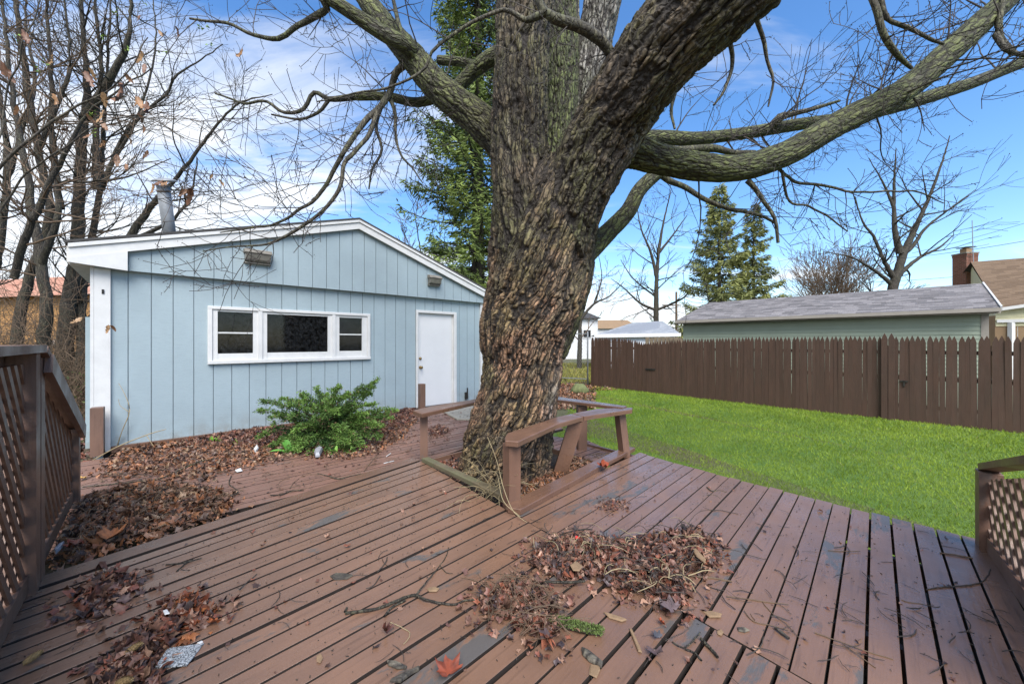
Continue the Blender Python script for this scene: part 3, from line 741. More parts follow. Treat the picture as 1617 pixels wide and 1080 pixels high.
# door
du0, du1, dz0, dz1 = door
mb = MB(); sbox(mb, du0-.022, du0+.02, -.028, .06, FZ+.01, dz1+.03); sbox(mb, du1-.02, du1+.045, -.028, .06, FZ+.01, dz1+.03); sbox(mb, du0+.021, du1-.021, -.027, .06, dz1-.02, dz1+.03)
dfo = mb.build('door', M['white'], shed, bevel=.003)
mb = MB(); sbox(mb, du0+.024, du1-.06, .022, .055, FZ+.03, dz1-.024); mb.build('door_leaf', M['white_door'], dfo)
mb = MB(); sbox(mb, du1-.058, du1-.022, .02, .06, FZ+.01, dz1-.022); mb.build('jamb', M['white'], dfo)
mb = MB(); sbox(mb, du0-.01, du1+.02, -.05, .055, FZ-.0, FZ+.028); mb.build('threshold', M['metal_dark'], dfo)
def lathe(mb, c, prof, axis, k=14):
    a = np.array(axis, float); a /= np.linalg.norm(a); r = np.cross(a, (0, 0, 1.)) if abs(a[2]) < .9 else np.array([1., 0, 0]); r /= np.linalg.norm(r); s = np.cross(a, r)
    V = [np.array(c)+a*h+(r*math.cos(t)+s*math.sin(t))*q for h, q in prof for t in np.linspace(0, 2*math.pi, k, endpoint=False)]
    F = [(i*k+j, i*k+(j+1) % k, (i+1)*k+(j+1) % k, (i+1)*k+j) for i in range(len(prof)-1) for j in range(k)]
    F += [tuple(range(k))[::-1], tuple(range((len(prof)-1)*k, len(prof)*k))]; mb.add(V, F); return mb
for zk, nm in ((zy(667, 566), 'deadbolt'), (zy(667, 580), 'door_knob')):
    mb = MB(); c = S(du0+.085, .022, zk); pr = [(0, .03), (.008, .03), (.012, .012), (.035, .012), (.04, .026), (.06, .028), (.07, .016)] if nm == 'door_knob' else [(0, .028), (.012, .028), (.018, .018), (.024, .014)]
    lathe(mb, c, pr, -VX); mb.build(nm, M['brass'], dfo, smooth=True)
# two flood lamps on the gable
for (px, py, wd, lab) in ((404.5, 407, .33, 'weathered boxy flood lamp high on the gable above the triple window'), (681, 443.5, .27, 'weathered boxy flood lamp on the gable near the door corner')):
    u = ux(px); zc = EYE+(CY-py)/FPX*(C0[1]+uS[1]*u); lm = empty('wall_lamp', S(u, -.08, zc), lab, 'lamp')
    mb = MB(); h = .092
    def wedge(mb, u0, u1, prof):
        n = len(prof); V = [S(u0, v, z) for v, z in prof]+[S(u1, v, z) for v, z in prof]
        mb.add(V, [tuple(range(n)), tuple(range(n, 2*n))[::-1]]+[(i, n+i, n+(i+1) % n, (i+1) % n) for i in range(n)])
    wedge(mb, u-wd/2, u+wd/2, [(-.078, zc+h), (-.15, zc+h*.95), (-.20, zc+h*.45), (-.20, zc+h*.25), (-.078, zc+h*.25)])
    mb.build('housing', M['lamp_housing'], lm, bevel=.006)
    mb = MB(); wedge(mb, u-wd*.46, u+wd*.46, [(-.078, zc+h*.24), (-.19, zc+h*.22), (-.165, zc-h*.75), (-.12, zc-h*1.0), (-.078, zc-h*1.0)])
    mb.build('lens', M['lamp_lens'], lm, bevel=.006)
    mb = MB(); wedge(mb, u-wd*.48, u+wd*.48, [(-.076, zc-h*1.0), (-.125, zc-h*1.02), (-.13, zc-h*1.2), (-.076, zc-h*1.2)])
    mb.build('trim', M['lamp_housing'], lm)
# flue pipe on the left roof slope
pb = W(270, 385, 6.3); ptp = W(257.5, 293, 6.0); ax = (ptp-pb)/np.linalg.norm(ptp-pb)
fl = empty('flue_pipe', pb, 'galvanised metal flue pipe with tilted round cap on the shed roof', 'pipe')
mb = MB(); lathe(mb, pb-ax*.25, [(0, .085), (.25+np.linalg.norm(ptp-pb), .085)], ax, 18); mb.build('pipe', M['metal_grey'], fl, smooth=True)
mb = MB(); lathe(mb, ptp+ax*.02, [(0, .035), (.055, .035)], ax, 10); lathe(mb, ptp-ax*.1, [(0, .09), (.02, .092)], ax, 18); mb.build('collar', M['twig_brown'], fl)
mb = MB(); lathe(mb, ptp+ax*.055+np.array([.03, 0, 0]), [(0, .16), (.012, .165), (.03, .14), (.05, .06), (.054, .005)], ax+np.array([.12, 0, 0]), 20); mb.build('cap', M['metal_grey'], fl, smooth=True)
# faucet / outlet by the door
uu = ux(735); mb = MB(); sbox(mb, uu-.025, uu+.035, -.05, -.003, zy(735, 630), zy(735, 619)); sbox(mb, uu-.005, uu+.012, -.08, -.05, zy(735, 628), zy(735, 612)); mb.build('outlet_box', M['metal_dark'], shed)

# stub posts
for (px, pb_, pt, hh, lab, wd) in ((154, 719, 643, FZ, 'short brown post stub at the left corner of the shed', .105), (666, 656, 606, FZ, 'short brown post stub in front of the white shed door', .095)):
    q = G2(px, pb_, hh); zt = EYE-(pt-CY)/FPX*q[1]
    o = rpost('post_stub', q, wd, hh, zt, math.radians(40), 'timber', None); tag(o, lab, 'post')
# concrete pad by the door
pad = [G2(700, 652, FZ), G2(722, 664, FZ), G2(775, 664, FZ), G2(780, 642, FZ), G2(722, 640, FZ)]
mb = MB(); mb.prism(pad, FZ+.002, FZ+.03, .01); tag(mb.build('concrete_pad', M['concrete'], None), kind='structure')

# ================================================================== PICKET FENCE
FA = np.array([3.08, 14.57]); FB = np.array([9.48, 7.03]); fd = (FB-FA)/np.linalg.norm(FB-FA); fn = np.array([fd[1], -fd[0]]); fn = fn if fn[1] < 0 else -fn
fence = empty('picket_fence', (*FA, GZ), 'brown stockade fence of pointed pickets running along the lawn', 'fence')
FL = np.linalg.norm(FB-FA)+1.3
def fpos(px):
    k = (px-CX)/FPX; return (k*FA[1]-FA[0])/(fd[0]-k*fd[1])
def ftop(s):
    px = CX+FPX*(FA[0]+fd[0]*s)/(FA[1]+fd[1]*s); Z = FA[1]+fd[1]*s
    y = np.interp(px, [935, 985, 1018, 1080, 1200, 1380, 1617], [532.5, 533.5, 541, 535.5, 531.5, 530.5, 530.5]); return EYE+(CY-y)/FPX*Z
pk = MB(); wd = .085; th = .02
prof = [(-wd/2, 0), (wd/2, 0), (wd/2, .93), (wd*.30, .965), (0, 1.0), (-wd*.30, .965), (-wd/2, .93)]
pkV = [(x, y, z) for y in (-th/2, th/2) for x, z in prof]; n7 = 7
pkF = [tuple(range(7)), tuple(range(7, 14))[::-1]]+[(i, 7+i, 7+(i+1) % 7, (i+1) % 7) for i in range(7)]
pkm = bpy.data.meshes.new('picket'); pkm.from_pydata(pkV, [], pkF); pkm.materials.append(M['fence'])
yaw = math.atan2(fd[1], fd[0]); s = 0.0
sp = fpos(1403)
while s < FL:
    if abs(s-sp) > .105:
        p = FA+fd*s+fn*.03; zt = ftop(s)+random.uniform(-.012, .012); o = link(bpy.data.objects.new('picket', pkm))
        o.location = (p[0], p[1], GZ-.04); h = zt-GZ+.04; o.scale = (random.uniform(.94, 1.02), 1, h); o.rotation_euler = (random.uniform(-.006, .006), random.uniform(-.008, .008), yaw+math.pi+random.uniform(-.05, .05))
        setpar(o, fence)
    s += .083*random.uniform(.97, 1.045)
for zr in (-.15, .45, 1.0):
    mb = MB(); mb.beam((*(FA-fn*.02), zr), (*(FA+fd*FL-fn*.02), zr), .04, .08); mb.build('rail', M['fence'], fence)
for sg in (-.055, .055):
    p = FA+fd*(sp+sg)+fn*.09; mb = MB(); z1 = EYE+(CY-526)/FPX*p[1]
    o = link(bpy.data.objects.new('post_board', pkm)); o.location = (p[0], p[1], GZ-.03); o.scale = (1.18, 1.4, z1-GZ+.03); o.rotation_euler = (0, 0, yaw+math.pi); setpar(o, fence)
for px in (1020, 1230, 1403, 1560):
    s_ = fpos(px); p = FA+fd*s_-fn*.09; rpost('post', p, .09, GZ, 1.15, yaw, 'fence', fence)
p = FA+fd*fpos(1428)+fn*.055; mb = MB(); mb.box((p[0], p[1], EYE-62/600*p[1]), (.12, .02, .03), ((fd[0], fd[1], 0), (fn[0], fn[1], 0), (0, 0, 1))); mb.box((p[0], p[1], EYE-62/600*p[1]-.05), (.03, .02, .12), ((fd[0], fd[1], 0), (fn[0], fn[1], 0), (0, 0, 1))); mb.build('latch', M['metal_dark'], fence)
p = FA+fd*fpos(1028)+fn*.055; mb = MB(); mb.box((p[0], p[1], EYE-43/600*p[1]), (.35, .02, .05), ((fd[0], fd[1], 0), (fn[0], fn[1], 0), (0, 0, 1))); mb.build('hinge', M['metal_dark'], fence)
# weathered boards rising behind the far end of the fence
wbf = empty('board_fence', (*(W(1040, 540, 15)[:2]), GZ), 'raw grey-tan board fence peeking over the brown pickets', 'fence')
plain('raw_wood', (.30, .24, .16), .8, .4, 9)
for k in range(9):
    a = W(1022+k*6.5, 540, 14.6-k*.15); mb = MB(); mb.box((a[0], a[1], .45), (.14, .02, 1.86+random.uniform(-.04, .03)+(.05 if k in (0, 5) else 0)), ((fd[0], fd[1], 0), (fn[0], fn[1], 0), (0, 0, 1))); mb.build('board', M['raw_wood'], wbf)

# chain-link fence behind the trunk
cl0 = W(880, 540, 15.2); cl1 = W(928, 540, 14.6); clf = empty('chain_link_fence', (*cl0[:2], GZ), 'grey chain-link fence and gate between the tree trunk and the brown pickets', 'fence')
d_ = (cl1-cl0)[:2]; cl_a = cl0[:2]-d_*1.5; ln = np.linalg.norm(cl1[:2]-cl_a); e_ = (cl1[:2]-cl_a)/ln; ztop = 1.22+13/600*14.8
polys = []
for k in range(int(-2.2/.09), int((ln+2.2)/.09)):
    for sg in (1, -1):
        s0 = k*.09; pts = []
        z0_, z1_ = GZ+.05, ztop
        a = s0; b = s0+sg*(z1_-z0_)*.62
        lo, hi = 0., 1.
        if a == b: continue
        ta, tb = (0-a)/(b-a), (ln-a)/(b-a); lo = max(lo, min(ta, tb)); hi = min(hi, max(ta, tb))
        if hi <= lo: continue
        q = [np.array([*(cl_a+e_*(a+(b-a)*t)), z0_+(z1_-z0_)*t]) for t in (lo, hi)]; polys.append((q, [.0025, .0025]))
Vv, Ff, _ = tubes(polys); o = mesh_np('wire_mesh', Vv, Ff, M['metal_grey'], clf); o['kind'] = 'stuff'
for s_ in (0, ln*.5, ln):
    mb = MB(); q = cl_a+e_*s_; lathe(mb, (*q, GZ), [(0, .03), (ztop-GZ+.05, .03), (ztop-GZ+.09, .012)], (0, 0, 1), 8); mb.build('post', M['metal_grey'], clf, smooth=True)
mb = MB(); mb.beam((*cl_a, ztop), (*cl1[:2], ztop), .035, .035); mb.build('top_rail', M['metal_grey'], clf)
mb = MB(); mb.beam((*cl_a, -.2+.0), (*cl1[:2], -.2), .03, .03); mb.build('middle_rail', M['metal_grey'], clf)

# ================================================================== NEIGHBOURING BUILDINGS
def shingle_roof(parent, E0, E1, Rp0, Rp1, row, tabw, c1, c2, name='shingles', tab=.005):
    """E eave points, R ridge points (world 3D): staggered tabs as real geometry"""
    E0, E1, Rp0, Rp1 = [np.array(v, float) for v in (E0, E1, Rp0, Rp1)]
    nrm = np.cross(E1-E0, Rp0-E0); nrm /= np.linalg.norm(nrm); nrm = nrm if nrm[2] > 0 else -nrm
    nr = max(1, int(np.linalg.norm(Rp0-E0)/row)); V = [E0-nrm*.01, E1-nrm*.01, Rp1-nrm*.01, Rp0-nrm*.01]; F = [(0, 1, 2, 3)]; C = [list(c1)+[1]]*4
    for r in range(nr):
        t0, t1 = r/nr, (r+1.03)/nr
        a0, b0 = E0+(Rp0-E0)*t0, E1+(Rp1-E1)*t0; a1, b1 = E0+(Rp0-E0)*t1, E1+(Rp1-E1)*t1
        Lr = np.linalg.norm(b0-a0); n = int(Lr/tabw); off = random.random(); ks = (np.arange(-1, n+1)+off)/n
        for k in range(len(ks)-1):
            s0, s1 = max(0, ks[k]), min(1, ks[k+1])
            if s1 <= s0: continue
            lift = nrm*(tab*random.uniform(.6, 1.5)); i = len(V)
            V += [a0+(b0-a0)*s0+lift, a0+(b0-a0)*s1+lift, a1+(b1-a1)*s1+nrm*.002, a1+(b1-a1)*s0+nrm*.002, a0+(b0-a0)*s0-nrm*.004, a0+(b0-a0)*s1-nrm*.004]
            F += [(i, i+1, i+2, i+3), (i+4, i+5, i+1, i)]
            m = random.random(); c = [c1[q]*(1-m)+c2[q]*m for q in range(3)]; C += [c+[1]]*6
    o = mesh_np(name, np.array(V), np.array(F), M['shingles'], parent, False, [('col', 'FLOAT_COLOR', np.array(C))]); o['kind'] = 'stuff'; return o
def lap_siding(parent, A, B, z0, z1, h, mat, outn, name='siding_board'):
    n = int((z1-z0)/h); A = np.array(A, float); B = np.array(B, float); on = np.array(outn, float)
    for k in range(n):
        za, zb = z0+k*h, z0+(k+1)*h; mb = MB()
        V = [(*(A+on*.018), za), (*(B+on*.018), za), (*(B+on*.004), zb), (*(A+on*.004), zb), (*A, za), (*B, za), (*B, zb), (*A, zb)]
        mb.add(V, [(0, 1, 2, 3), (4, 7, 6, 5), (0, 4, 5, 1), (2, 6, 7, 3), (0, 3, 7, 4), (1, 5, 6, 2)]); mb.build(name, mat, parent)
ug = np.array([-.689, .725]); vg = np.array([.725, .689])
E = np.array([11.35, 8.85]); gl = 7.5
gar = empty('garage', (*E, GZ), 'pale green sided garage with grey shingle roof behind the picket fence', 'garage')
wallo = .25
A = E+ug*.15+vg*wallo; B = E+ug*(gl-.15)+vg*wallo
lap_siding(gar, A, B, .35, 1.93, .105, M['garage_siding'], -vg)
mb = MB(); q = [A+vg*.02, B+vg*.02, B+vg*6.2, A+vg*6.2]; mb.prism(q, GZ, 1.93); mb.build('wall', M['garage_siding'], gar)
rz, ez = 2.93, 2.02
rr0 = E+vg*3.3; rr1 = E+ug*gl+vg*3.3; ff1 = E+ug*gl
def P3d(q, z): return np.array([q[0], q[1], z])
shingle_roof(gar, P3d(E, ez), P3d(ff1, ez), P3d(rr0, rz), P3d(rr1, rz), .14, .3, (.12, .117, .125), (.25, .24, .25), tab=.012)
mb = MB(); bk0, bk1 = E+vg*6.6, ff1+vg*6.6
mb.add([P3d(E, ez-.01), P3d(ff1, ez-.01), P3d(rr1, rz-.01), P3d(rr0, rz-.01), P3d(bk0, ez-.01), P3d(bk1, ez-.01), P3d(E, ez-.07), P3d(ff1, ez-.07), P3d(bk0, ez-.07), P3d(bk1, ez-.07)],
       [(0, 1, 2, 3), (3, 2, 5, 4), (6, 8, 9, 7), (0, 3, 4, 8, 6), (1, 7, 9, 5, 2)]); mb.build('roof_deck', M['asphalt_edge'], gar)
mb = MB(); mb.beam(P3d(E-vg*.02, ez-.07), P3d(ff1-vg*.02, ez-.07), .05, .13, ext=.02); mb.build('fascia', M['garage_trim'], gar)
mb = MB(); mb.beam(P3d(E-vg*.09, ez-.055), P3d(ff1-vg*.09, ez-.055), .09, .085); mb.build('gutter', M['garage_trim'], gar)
mb = MB(); mb.prism([A-vg*.025-ug*.02, A-vg*.025+ug*.10, A+vg*.01+ug*.10, A+vg*.01-ug*.02], GZ, 1.95); mb.build('corner_board', M['garage_trim'], gar)
mb = MB(); mb.beam(P3d(E-ug*.03, ez-.02), P3d(rr0-ug*.03, rz-.02), .03, .12); mb.build('rake_board', M['white'], gar)

# small hip-roofed garage
hd = 24
hg = empty('hip_roof_garage', (*W(1000, 540, hd)[:2], GZ), 'small white garage with grey hipped shingle roof beyond the fence', 'garage')
hA, hB = W(938, 529, 23), W(1075, 527, 24.5); rA, rB = W(999, 509.5, 26), W(1046, 507, 26.5)
back = np.array([1.2, 7., 0])
shingle_roof(hg, hA, hB, rA, rB, .22, .4, (.20, .22, .25), (.28, .30, .33))
mb = MB(); mb.add([hB, hB+back, rB], [(0, 1, 2)]); mb.add([hA, rA, hA+back], [(0, 1, 2)]); mb.add([hA+back, rA, rB, hB+back], [(0, 1, 2, 3)]); mb.build('roof', M['asphalt_edge'], hg)
mb = MB(); mb.beam(hA-(0, 0, .06), hB-(0, 0, .06), .05, .22); mb.build('fascia', M['white'], hg)
mb = MB(); q = [hA[:2]+(.3, .3), hB[:2]+(-.3, .3), hB[:2]+back[:2]-(.3, .3), hA[:2]+back[:2]+(.3, -.3)]; mb.prism(q, GZ, hA[2]-.1); mb.build('wall', M['house_white'], hg)

# house with brown roof and chimney, right
bh = empty('brown_roof_house', (*W(1600, 540, 20)[:2], GZ), 'cream and brown sided house with steep brown shingle roof and chimney behind the garage', 'house')
r0, r1 = W(1533, 414, 22), W(1740, 398, 19.5); e0, e1 = W(1577, 487, 17.5), W(1820, 452, 15)
shingle_roof(bh, e0, e1, r0, r1, .2, .4, (.13, .09, .06), (.185, .13, .088), tab=.009)
mb = MB(); mb.add([r0, r1, r1+(3, 5, -3), r0+(3, 5, -3)], [(0, 1, 2, 3)]); mb.build('back_roof', M['asphalt_edge'], bh)
mb = MB(); mb.beam(e0-(0, 0, .05), e1-(0, 0, .05), .04, .14); mb.build('fascia', M['white'], bh)
wA, wB = e0[:2]+(.15, .25), e1[:2]+(.15, .25); on = np.array([-.2, -1.]); on /= np.linalg.norm(on)
for k in range(5):
    mb = MB(); z = 1.95+k*.2
    mb.add([(*(wA+on*.03), z), (*(wB+on*.03), z), (*(wB+on*.01), z+.2), (*(wA+on*.01), z+.2)], [(0, 1, 2, 3)])
    if z+.2 < 3.2: mb.build('siding_board', M['cream'], bh)
mb = MB(); mb.prism([wA, wB, wB+(1, 5), wA+(1, 5)], GZ, 2.45); mb.build('wall', M['brown_siding'], bh)
mb = MB(); mb.add([W(1577, 487, 17.7), W(1577, 515, 17.7), W(1533, 500, 22.5), W(1533, 418, 22.5)], [(0, 1, 2, 3)]); mb.build('gable_wall', M['cream'], bh)
zc = W(1590, 507, 17.6)[2]
mb = MB(); mb.beam((*(wA+on*.08), zc), (*(wB+on*.08), zc), .08, .14); mb.build('trim_board', M['white'], bh)
for px in (1597, 1606):
    q = W(px, 540, 17.4); rpost('porch_post', q[:2], .16, GZ, zc-.08, 0, 'white', bh)
mb = MB(); q = W(1612, 518, 17.45); mb.box(q, (.5, .05, .12)); mb.build('trim_board', M['white'], bh)
# chimney in brick courses
ch = empty('chimney', W(1524, 447, 23)); ch.parent = bh; ch.location = W(1524, 447, 23)-np.array(bh.location)
cw = .72; c0 = W(1524, 455, 23); ct = W(1524, 402, 23)[2]; V = []; F = []; C = []
z = c0[2]; bhh = .075; row = 0
while z < ct:
    for side in range(4):
        ax = [(1, 0), (0, 1), (-1, 0), (0, -1)][side]; nx_ = [(0, -1), (1, 0), (0, 1), (-1, 0)][side]
        k = 0; x = -cw/2-(.1 if row % 2 else 0)
        while x < cw/2:
            xa, xb = max(x, -cw/2), min(x+.2, cw/2)
            if xb-xa > .03:
                i = len(V); o_ = random.uniform(0, .008)
                wdn = cw/2*(1.0 if z < ct-.2 else 1.06)
                for (xx, zz, oo) in ((xa+.006, z, 0), (xb-.006, z, 0), (xb-.006, z+bhh-.012, 0), (xa+.006, z+bhh-.012, 0)):
                    V.append((c0[0]+ax[0]*xx*1.0+nx_[0]*(wdn+o_), c0[1]+ax[1]*xx+nx_[1]*(wdn+o_), zz))
                F.append((i, i+1, i+2, i+3)); m = random.random(); C += [[.16+.1*m, .075+.04*m, .05+.03*m, 1]]*4
            x += .21
    z += bhh; row += 1
o = mesh_np('brick_courses', np.array(V), np.array(F), M['bricks'], ch, False, [('col', 'FLOAT_COLOR', np.array(C))]); o['kind'] = 'stuff'
mb = MB(); mb.box((c0[0], c0[1], (c0[2]+ct)/2), (cw-.02, cw-.02, ct-c0[2])); mb.box((c0[0], c0[1], ct+.03), (cw+.08, cw+.08, .07)); mb.build('core', M['stone'], ch)
mb = MB(); mb.box((c0[0]+.05, c0[1], ct+.2), (.34, .34, .3)); mb.build('flue', M['brown_siding'], ch)
mb = MB(); mb.box((c0[0]+.05, c0[1], ct+.42), (.62, .5, .035), ((1, 0, .06), (0, 1, 0), (-.06, 0, 1))); mb.build('cap', M['metal_dark'], ch)
an0 = W(1537, 415, 22.5); an1 = W(1535, 348, 22.5); Vv, Ff, _ = tubes([([an0, an1], [.025, .018])])
tag(mesh_np('antenna', Vv, Ff, M['metal_grey'], None), 'thin metal antenna mast beside the brick chimney', 'antenna')

# white house and a distant row behind the trunk
wh = empty('white_house', (*W(920, 540, 38)[:2], GZ), 'plain white two-storey house partly hidden behind the big trunk', 'house')
a_, b_2 = W(880, 540, 38), W(944, 540, 38); mb = MB(); mb.prism([a_[:2], b_2[:2], b_2[:2]+(0, 7), a_[:2]+(0, 7)], GZ, W(0, 503, 38)[2]); mb.build('wall', M['house_white'], wh)
mb = MB(); z = W(0, 503, 38)[2]; mb.add([(a_[0]-.3, 37.6, z), (b_2[0]+.3, 37.6, z), (b_2[0]+.3, 45.6, z), (a_[0]-.3, 45.6, z), ((a_[0]), 41, z+1.0), (b_2[0]-.8, 41, z+1.0)], [(0, 1, 5, 4), (2, 3, 4, 5), (1, 2, 5), (3, 0, 4), (3, 2, 1, 0)]); mb.build('roof', M['asphalt_edge'], wh)
for px, y0, y1 in ((899, 522, 540), (927, 520, 534)):
    mb = MB(); c = W(px, (y0+y1)/2, 37.97); mb.box(c, (.9, .06, (y1-y0)/600*38)); f_ = mb.build('window', M['white'], wh); mb = MB(); mb.box(c-(0, .04, 0), (.7, .03, (y1-y0)/600*38-.2)); mb.build('pane', M['glass'], f_)
rh = empty('red_roof_house', (*W(965, 540, 55)[:2], GZ), 'distant low house with reddish brown roof above the small garage', 'house')
a_, b_2 = W(944, 530, 55), W(1010, 530, 55); zr = W(0, 503, 55)[2]; ze = W(0, 519, 55)[2]
mb = MB(); mb.prism([a_[:2], b_2[:2], b_2[:2]+(0, 8), a_[:2]+(0, 8)], GZ, ze); mb.build('wall', M['house_white'], rh)
mb = MB(); mb.add([(a_[0]-.4, 54.6, ze), (b_2[0]+.4, 54.6, ze), (b_2[0]-.6, 59, zr), (a_[0]+.2, 59, zr), (a_[0]-.4, 63.4, ze), (b_2[0]+.4, 63.4, ze)], [(0, 1, 2, 3), (3, 2, 5, 4), (0, 3, 4), (1, 5, 2)]); mb.build('roof', M['brown_siding'], rh)
# orange brick house behind the left trees
oh = empty('orange_brick_house', (*W(70, 540, 17)[:2], GZ), 'orange brick house with reddish roof glimpsed through the trees left of the shed', 'house')
a_, b_2 = W(-260, 540, 20), W(175, 540, 16); dd = (b_2-a_)[:2]; dd /= np.linalg.norm(dd); nn = np.array([dd[1], -dd[0]]); zt = W(0, 468, 17)[2]
mb = MB(); mb.prism([a_[:2], b_2[:2], b_2[:2]-nn*6, a_[:2]-nn*6], GZ, zt); mb.build('wall', M['stone'], oh)
V = []; F = []; C = []; Lw = np.linalg.norm((b_2-a_)[:2]); z = GZ; row = 0
while z < zt:
    x = Lw*.42-(.13 if row % 2 else 0)
    while x < Lw:
        i = len(V); m = random.random()
        for xx, zz in ((x+.008, z), (x+.25, z), (x+.25, z+.085), (x+.008, z+.085)):
            q = a_[:2]+dd*xx+nn*(.012+.008*m); V.append((q[0], q[1], zz))
        F.append((i, i+1, i+2, i+3)); C += [[.34+.14*m, .19+.07*m, .075+.03*m, 1]]*4; x += .262
    z += .1; row += 1
o = mesh_np('brick_courses', np.array(V), np.array(F), M['bricks'], oh, False, [('col', 'FLOAT_COLOR', np.array(C))]); o['kind'] = 'stuff'
shingle_roof(oh, P3d(a_[:2]+nn*.4, zt-.05), P3d(b_2[:2]+nn*.4+dd*.4, zt-.05), P3d(a_[:2]-nn*3, zt+1.5), P3d(b_2[:2]-nn*3+dd*.4, zt+1.5), .2, .35, (.36, .17, .12), (.46, .26, .19))
for px, py in ((81, 541), (71, 532)):
    q = W(px, py, 16.85); k, s_ = np.linalg.solve(np.array([[q[0]/q[1]*1.0, -dd[0]], [1.0, -dd[1]]]), a_[:2]) if False else (0, 0)
    tt, ss = isect(np.zeros(2), q[:2]/q[1], a_[:2]+nn*.05, a_[:2]+nn*.05+dd); c = q[:2]/q[1]*tt
    mb = MB(); mb.box((c[0], c[1], EYE+(CY-py)/FPX*tt), (.26 if px == 81 else .18, .1, .24 if px == 81 else .18), ((dd[0], dd[1], 0), (nn[0], nn[1], 0), (0, 0, 1))); mb.build('meter_box', M['house_white'], oh)
# utility pole and cables
up = empty('utility_pole', (*W(1068, 540, 42)[:2], GZ), 'wooden utility pole with crossarm standing beyond the garages', 'utility pole')
q = W(1068, 540, 42); mb = MB(); lathe(mb, (q[0], q[1], GZ), [(0, .16), (W(0, 461, 42)[2]-GZ, .11)], (0, 0, 1), 8); mb.build('pole', M['twig_brown'], up)
mb = MB(); mb.box((q[0]-.6, q[1], W(0, 482, 42)[2]), (1.9, .1, .12)); mb.build('crossarm', M['twig_brown'], up)
def cable(a, b, sag, lab, r=.012, n=24, nm='power_cable'):
    a = np.array(a); b = np.array(b); pts = [a+(b-a)*t-np.array([0, 0, 4*sag*t*(1-t)]) for t in np.linspace(0, 1, n)]
    Vv, Ff, _ = tubes([(pts, [r]*n)]); tag(mesh_np(nm, Vv, Ff, M['cable'], None), lab, 'cable', 'power cables')
cable(W(1330, 415, 36), W(1720, 362, 22), .35, 'upper power cable passing just above the brick chimney', .016)
cable(W(1260, 447, 40), W(1720, 415, 22), .4, 'lower power cable crossing the brown house roof', .014)
cable(W(1440, 400, 30), W(1660, 340, 24), .1, 'short power cable high above the chimney at the right', .012)
# ================================================================== THE BIG TREE
def WL(pts, Z=None):
    """list of (px,py,depth,r_px) -> points, radii(m)"""
    P = [W(a, b, c) for a, b, c, d in pts]; r = [d*c/FPX for a, b, c, d in pts]; return P, r
TZ = 3.85
limbs = {
 'trunk': [(790, 790, 3.9, 84), (798, 722, 3.88, 71), (803, 693, 3.87, 69), (810, 660, 3.86, 65), (818, 622, TZ, 60), (825, 575, TZ, 60), (828, 520, TZ, 69), (845, 460, TZ, 77), (857, 370, TZ, 82), (864, 310, TZ, 78), (866, 270, TZ, 56)],
 'left_stem': [(838, 450, 3.8, 50), (826, 340, 3.7, 50), (821, 220, 3.66, 44), (824, 100, 3.62, 42), (830, 0, 3.6, 46), (836, -90, 3.6, 46)],
 'mid_stem': [(880, 400, 4.2, 40), (880, 260, 4.25, 32), (886, 120, 4.3, 31), (884, 0, 4.3, 33), (880, -90, 4.3, 33)],
 'back_stem': [(905, 380, 4.25, 42), (918, 250, 4.35, 36), (930, 110, 4.4, 34), (952, 0, 4.45, 34), (975, -90, 4.5, 34)],
 'right_limb': [(880, 430, 3.8, 48), (898, 335, 3.65, 56), (955, 210, 3.4, 62), (1018, 115, 3.1, 66), (1100, 22, 2.85, 78), (1185, -65, 2.65, 86)],
 'rear_bulge': [(868, 560, 4.1, 26), (893, 480, 4.15, 32), (912, 380, 4.2, 32), (922, 310, 4.2, 22)],
 'R1': [(930, 275, 3.7, 44), (985, 240, 3.7, 33), (1040, 251, 3.7, 29), (1100, 263, 3.7, 27), (1165, 266, 3.7, 25), (1240, 243, 3.7, 25), (1330, 192, 3.7, 24), (1420, 148, 3.7, 25), (1490, 90, 3.7, 24), (1545, 40, 3.7, 22), (1600, -10, 3.7, 19), (1660, -70, 3.7, 17)],
 'R2': [(960, 240, 4.6, 22), (1020, 219, 4.8, 15), (1100, 219, 5.0, 12), (1180, 210, 5.1, 11), (1260, 197, 5.2, 11), (1340, 186, 5.3, 12), (1430, 164, 5.4, 12), (1530, 133, 5.5, 11), (1620, 98, 5.6, 10), (1720, 70, 5.6, 9)],
 'R3': [(925, 400, 4.2, 24), (962, 365, 4.25, 19), (992, 333, 4.3, 17), (1010, 300, 4.35, 15), (1038, 273, 4.4, 14)],
 'L1': [(850, 290, 4.0, 40), (790, 222, 4.05, 37), (740, 178, 4.1, 33), (690, 137, 4.15, 29), (655, 95, 4.2, 27), (612, 45, 4.25, 23), (575, -5, 4.3, 20), (545, -60, 4.3, 18)],
 'L1b': [(662, 92, 4.18, 16), (640, 72, 4.0, 15), (600, 50, 3.9, 14), (545, 14, 3.8, 12), (500, -14, 3.75, 11), (440, -50, 3.7, 9)],
 'L2': [(835, 70, 4.3, 20), (785, 88, 4.4, 16), (758, 104, 4.45, 14), (738, 122, 4.5, 13), (716, 142, 4.5, 11), (690, 155, 4.5, 9), (655, 162, 4.5, 8.5), (612, 153, 4.5, 8), (560, 153, 4.5, 7)],
 'L2b': [(752, 104, 4.45, 9), (725, 98, 4.5, 8), (690, 95, 4.5, 8)],
}
big = empty('big_tree', (-.03, 3.87, -.1), 'huge old furrowed multi-stemmed tree in the deck opening, trunk with peeling mossy bark', 'tree')
V = []; F = []; base = 0; skel = []
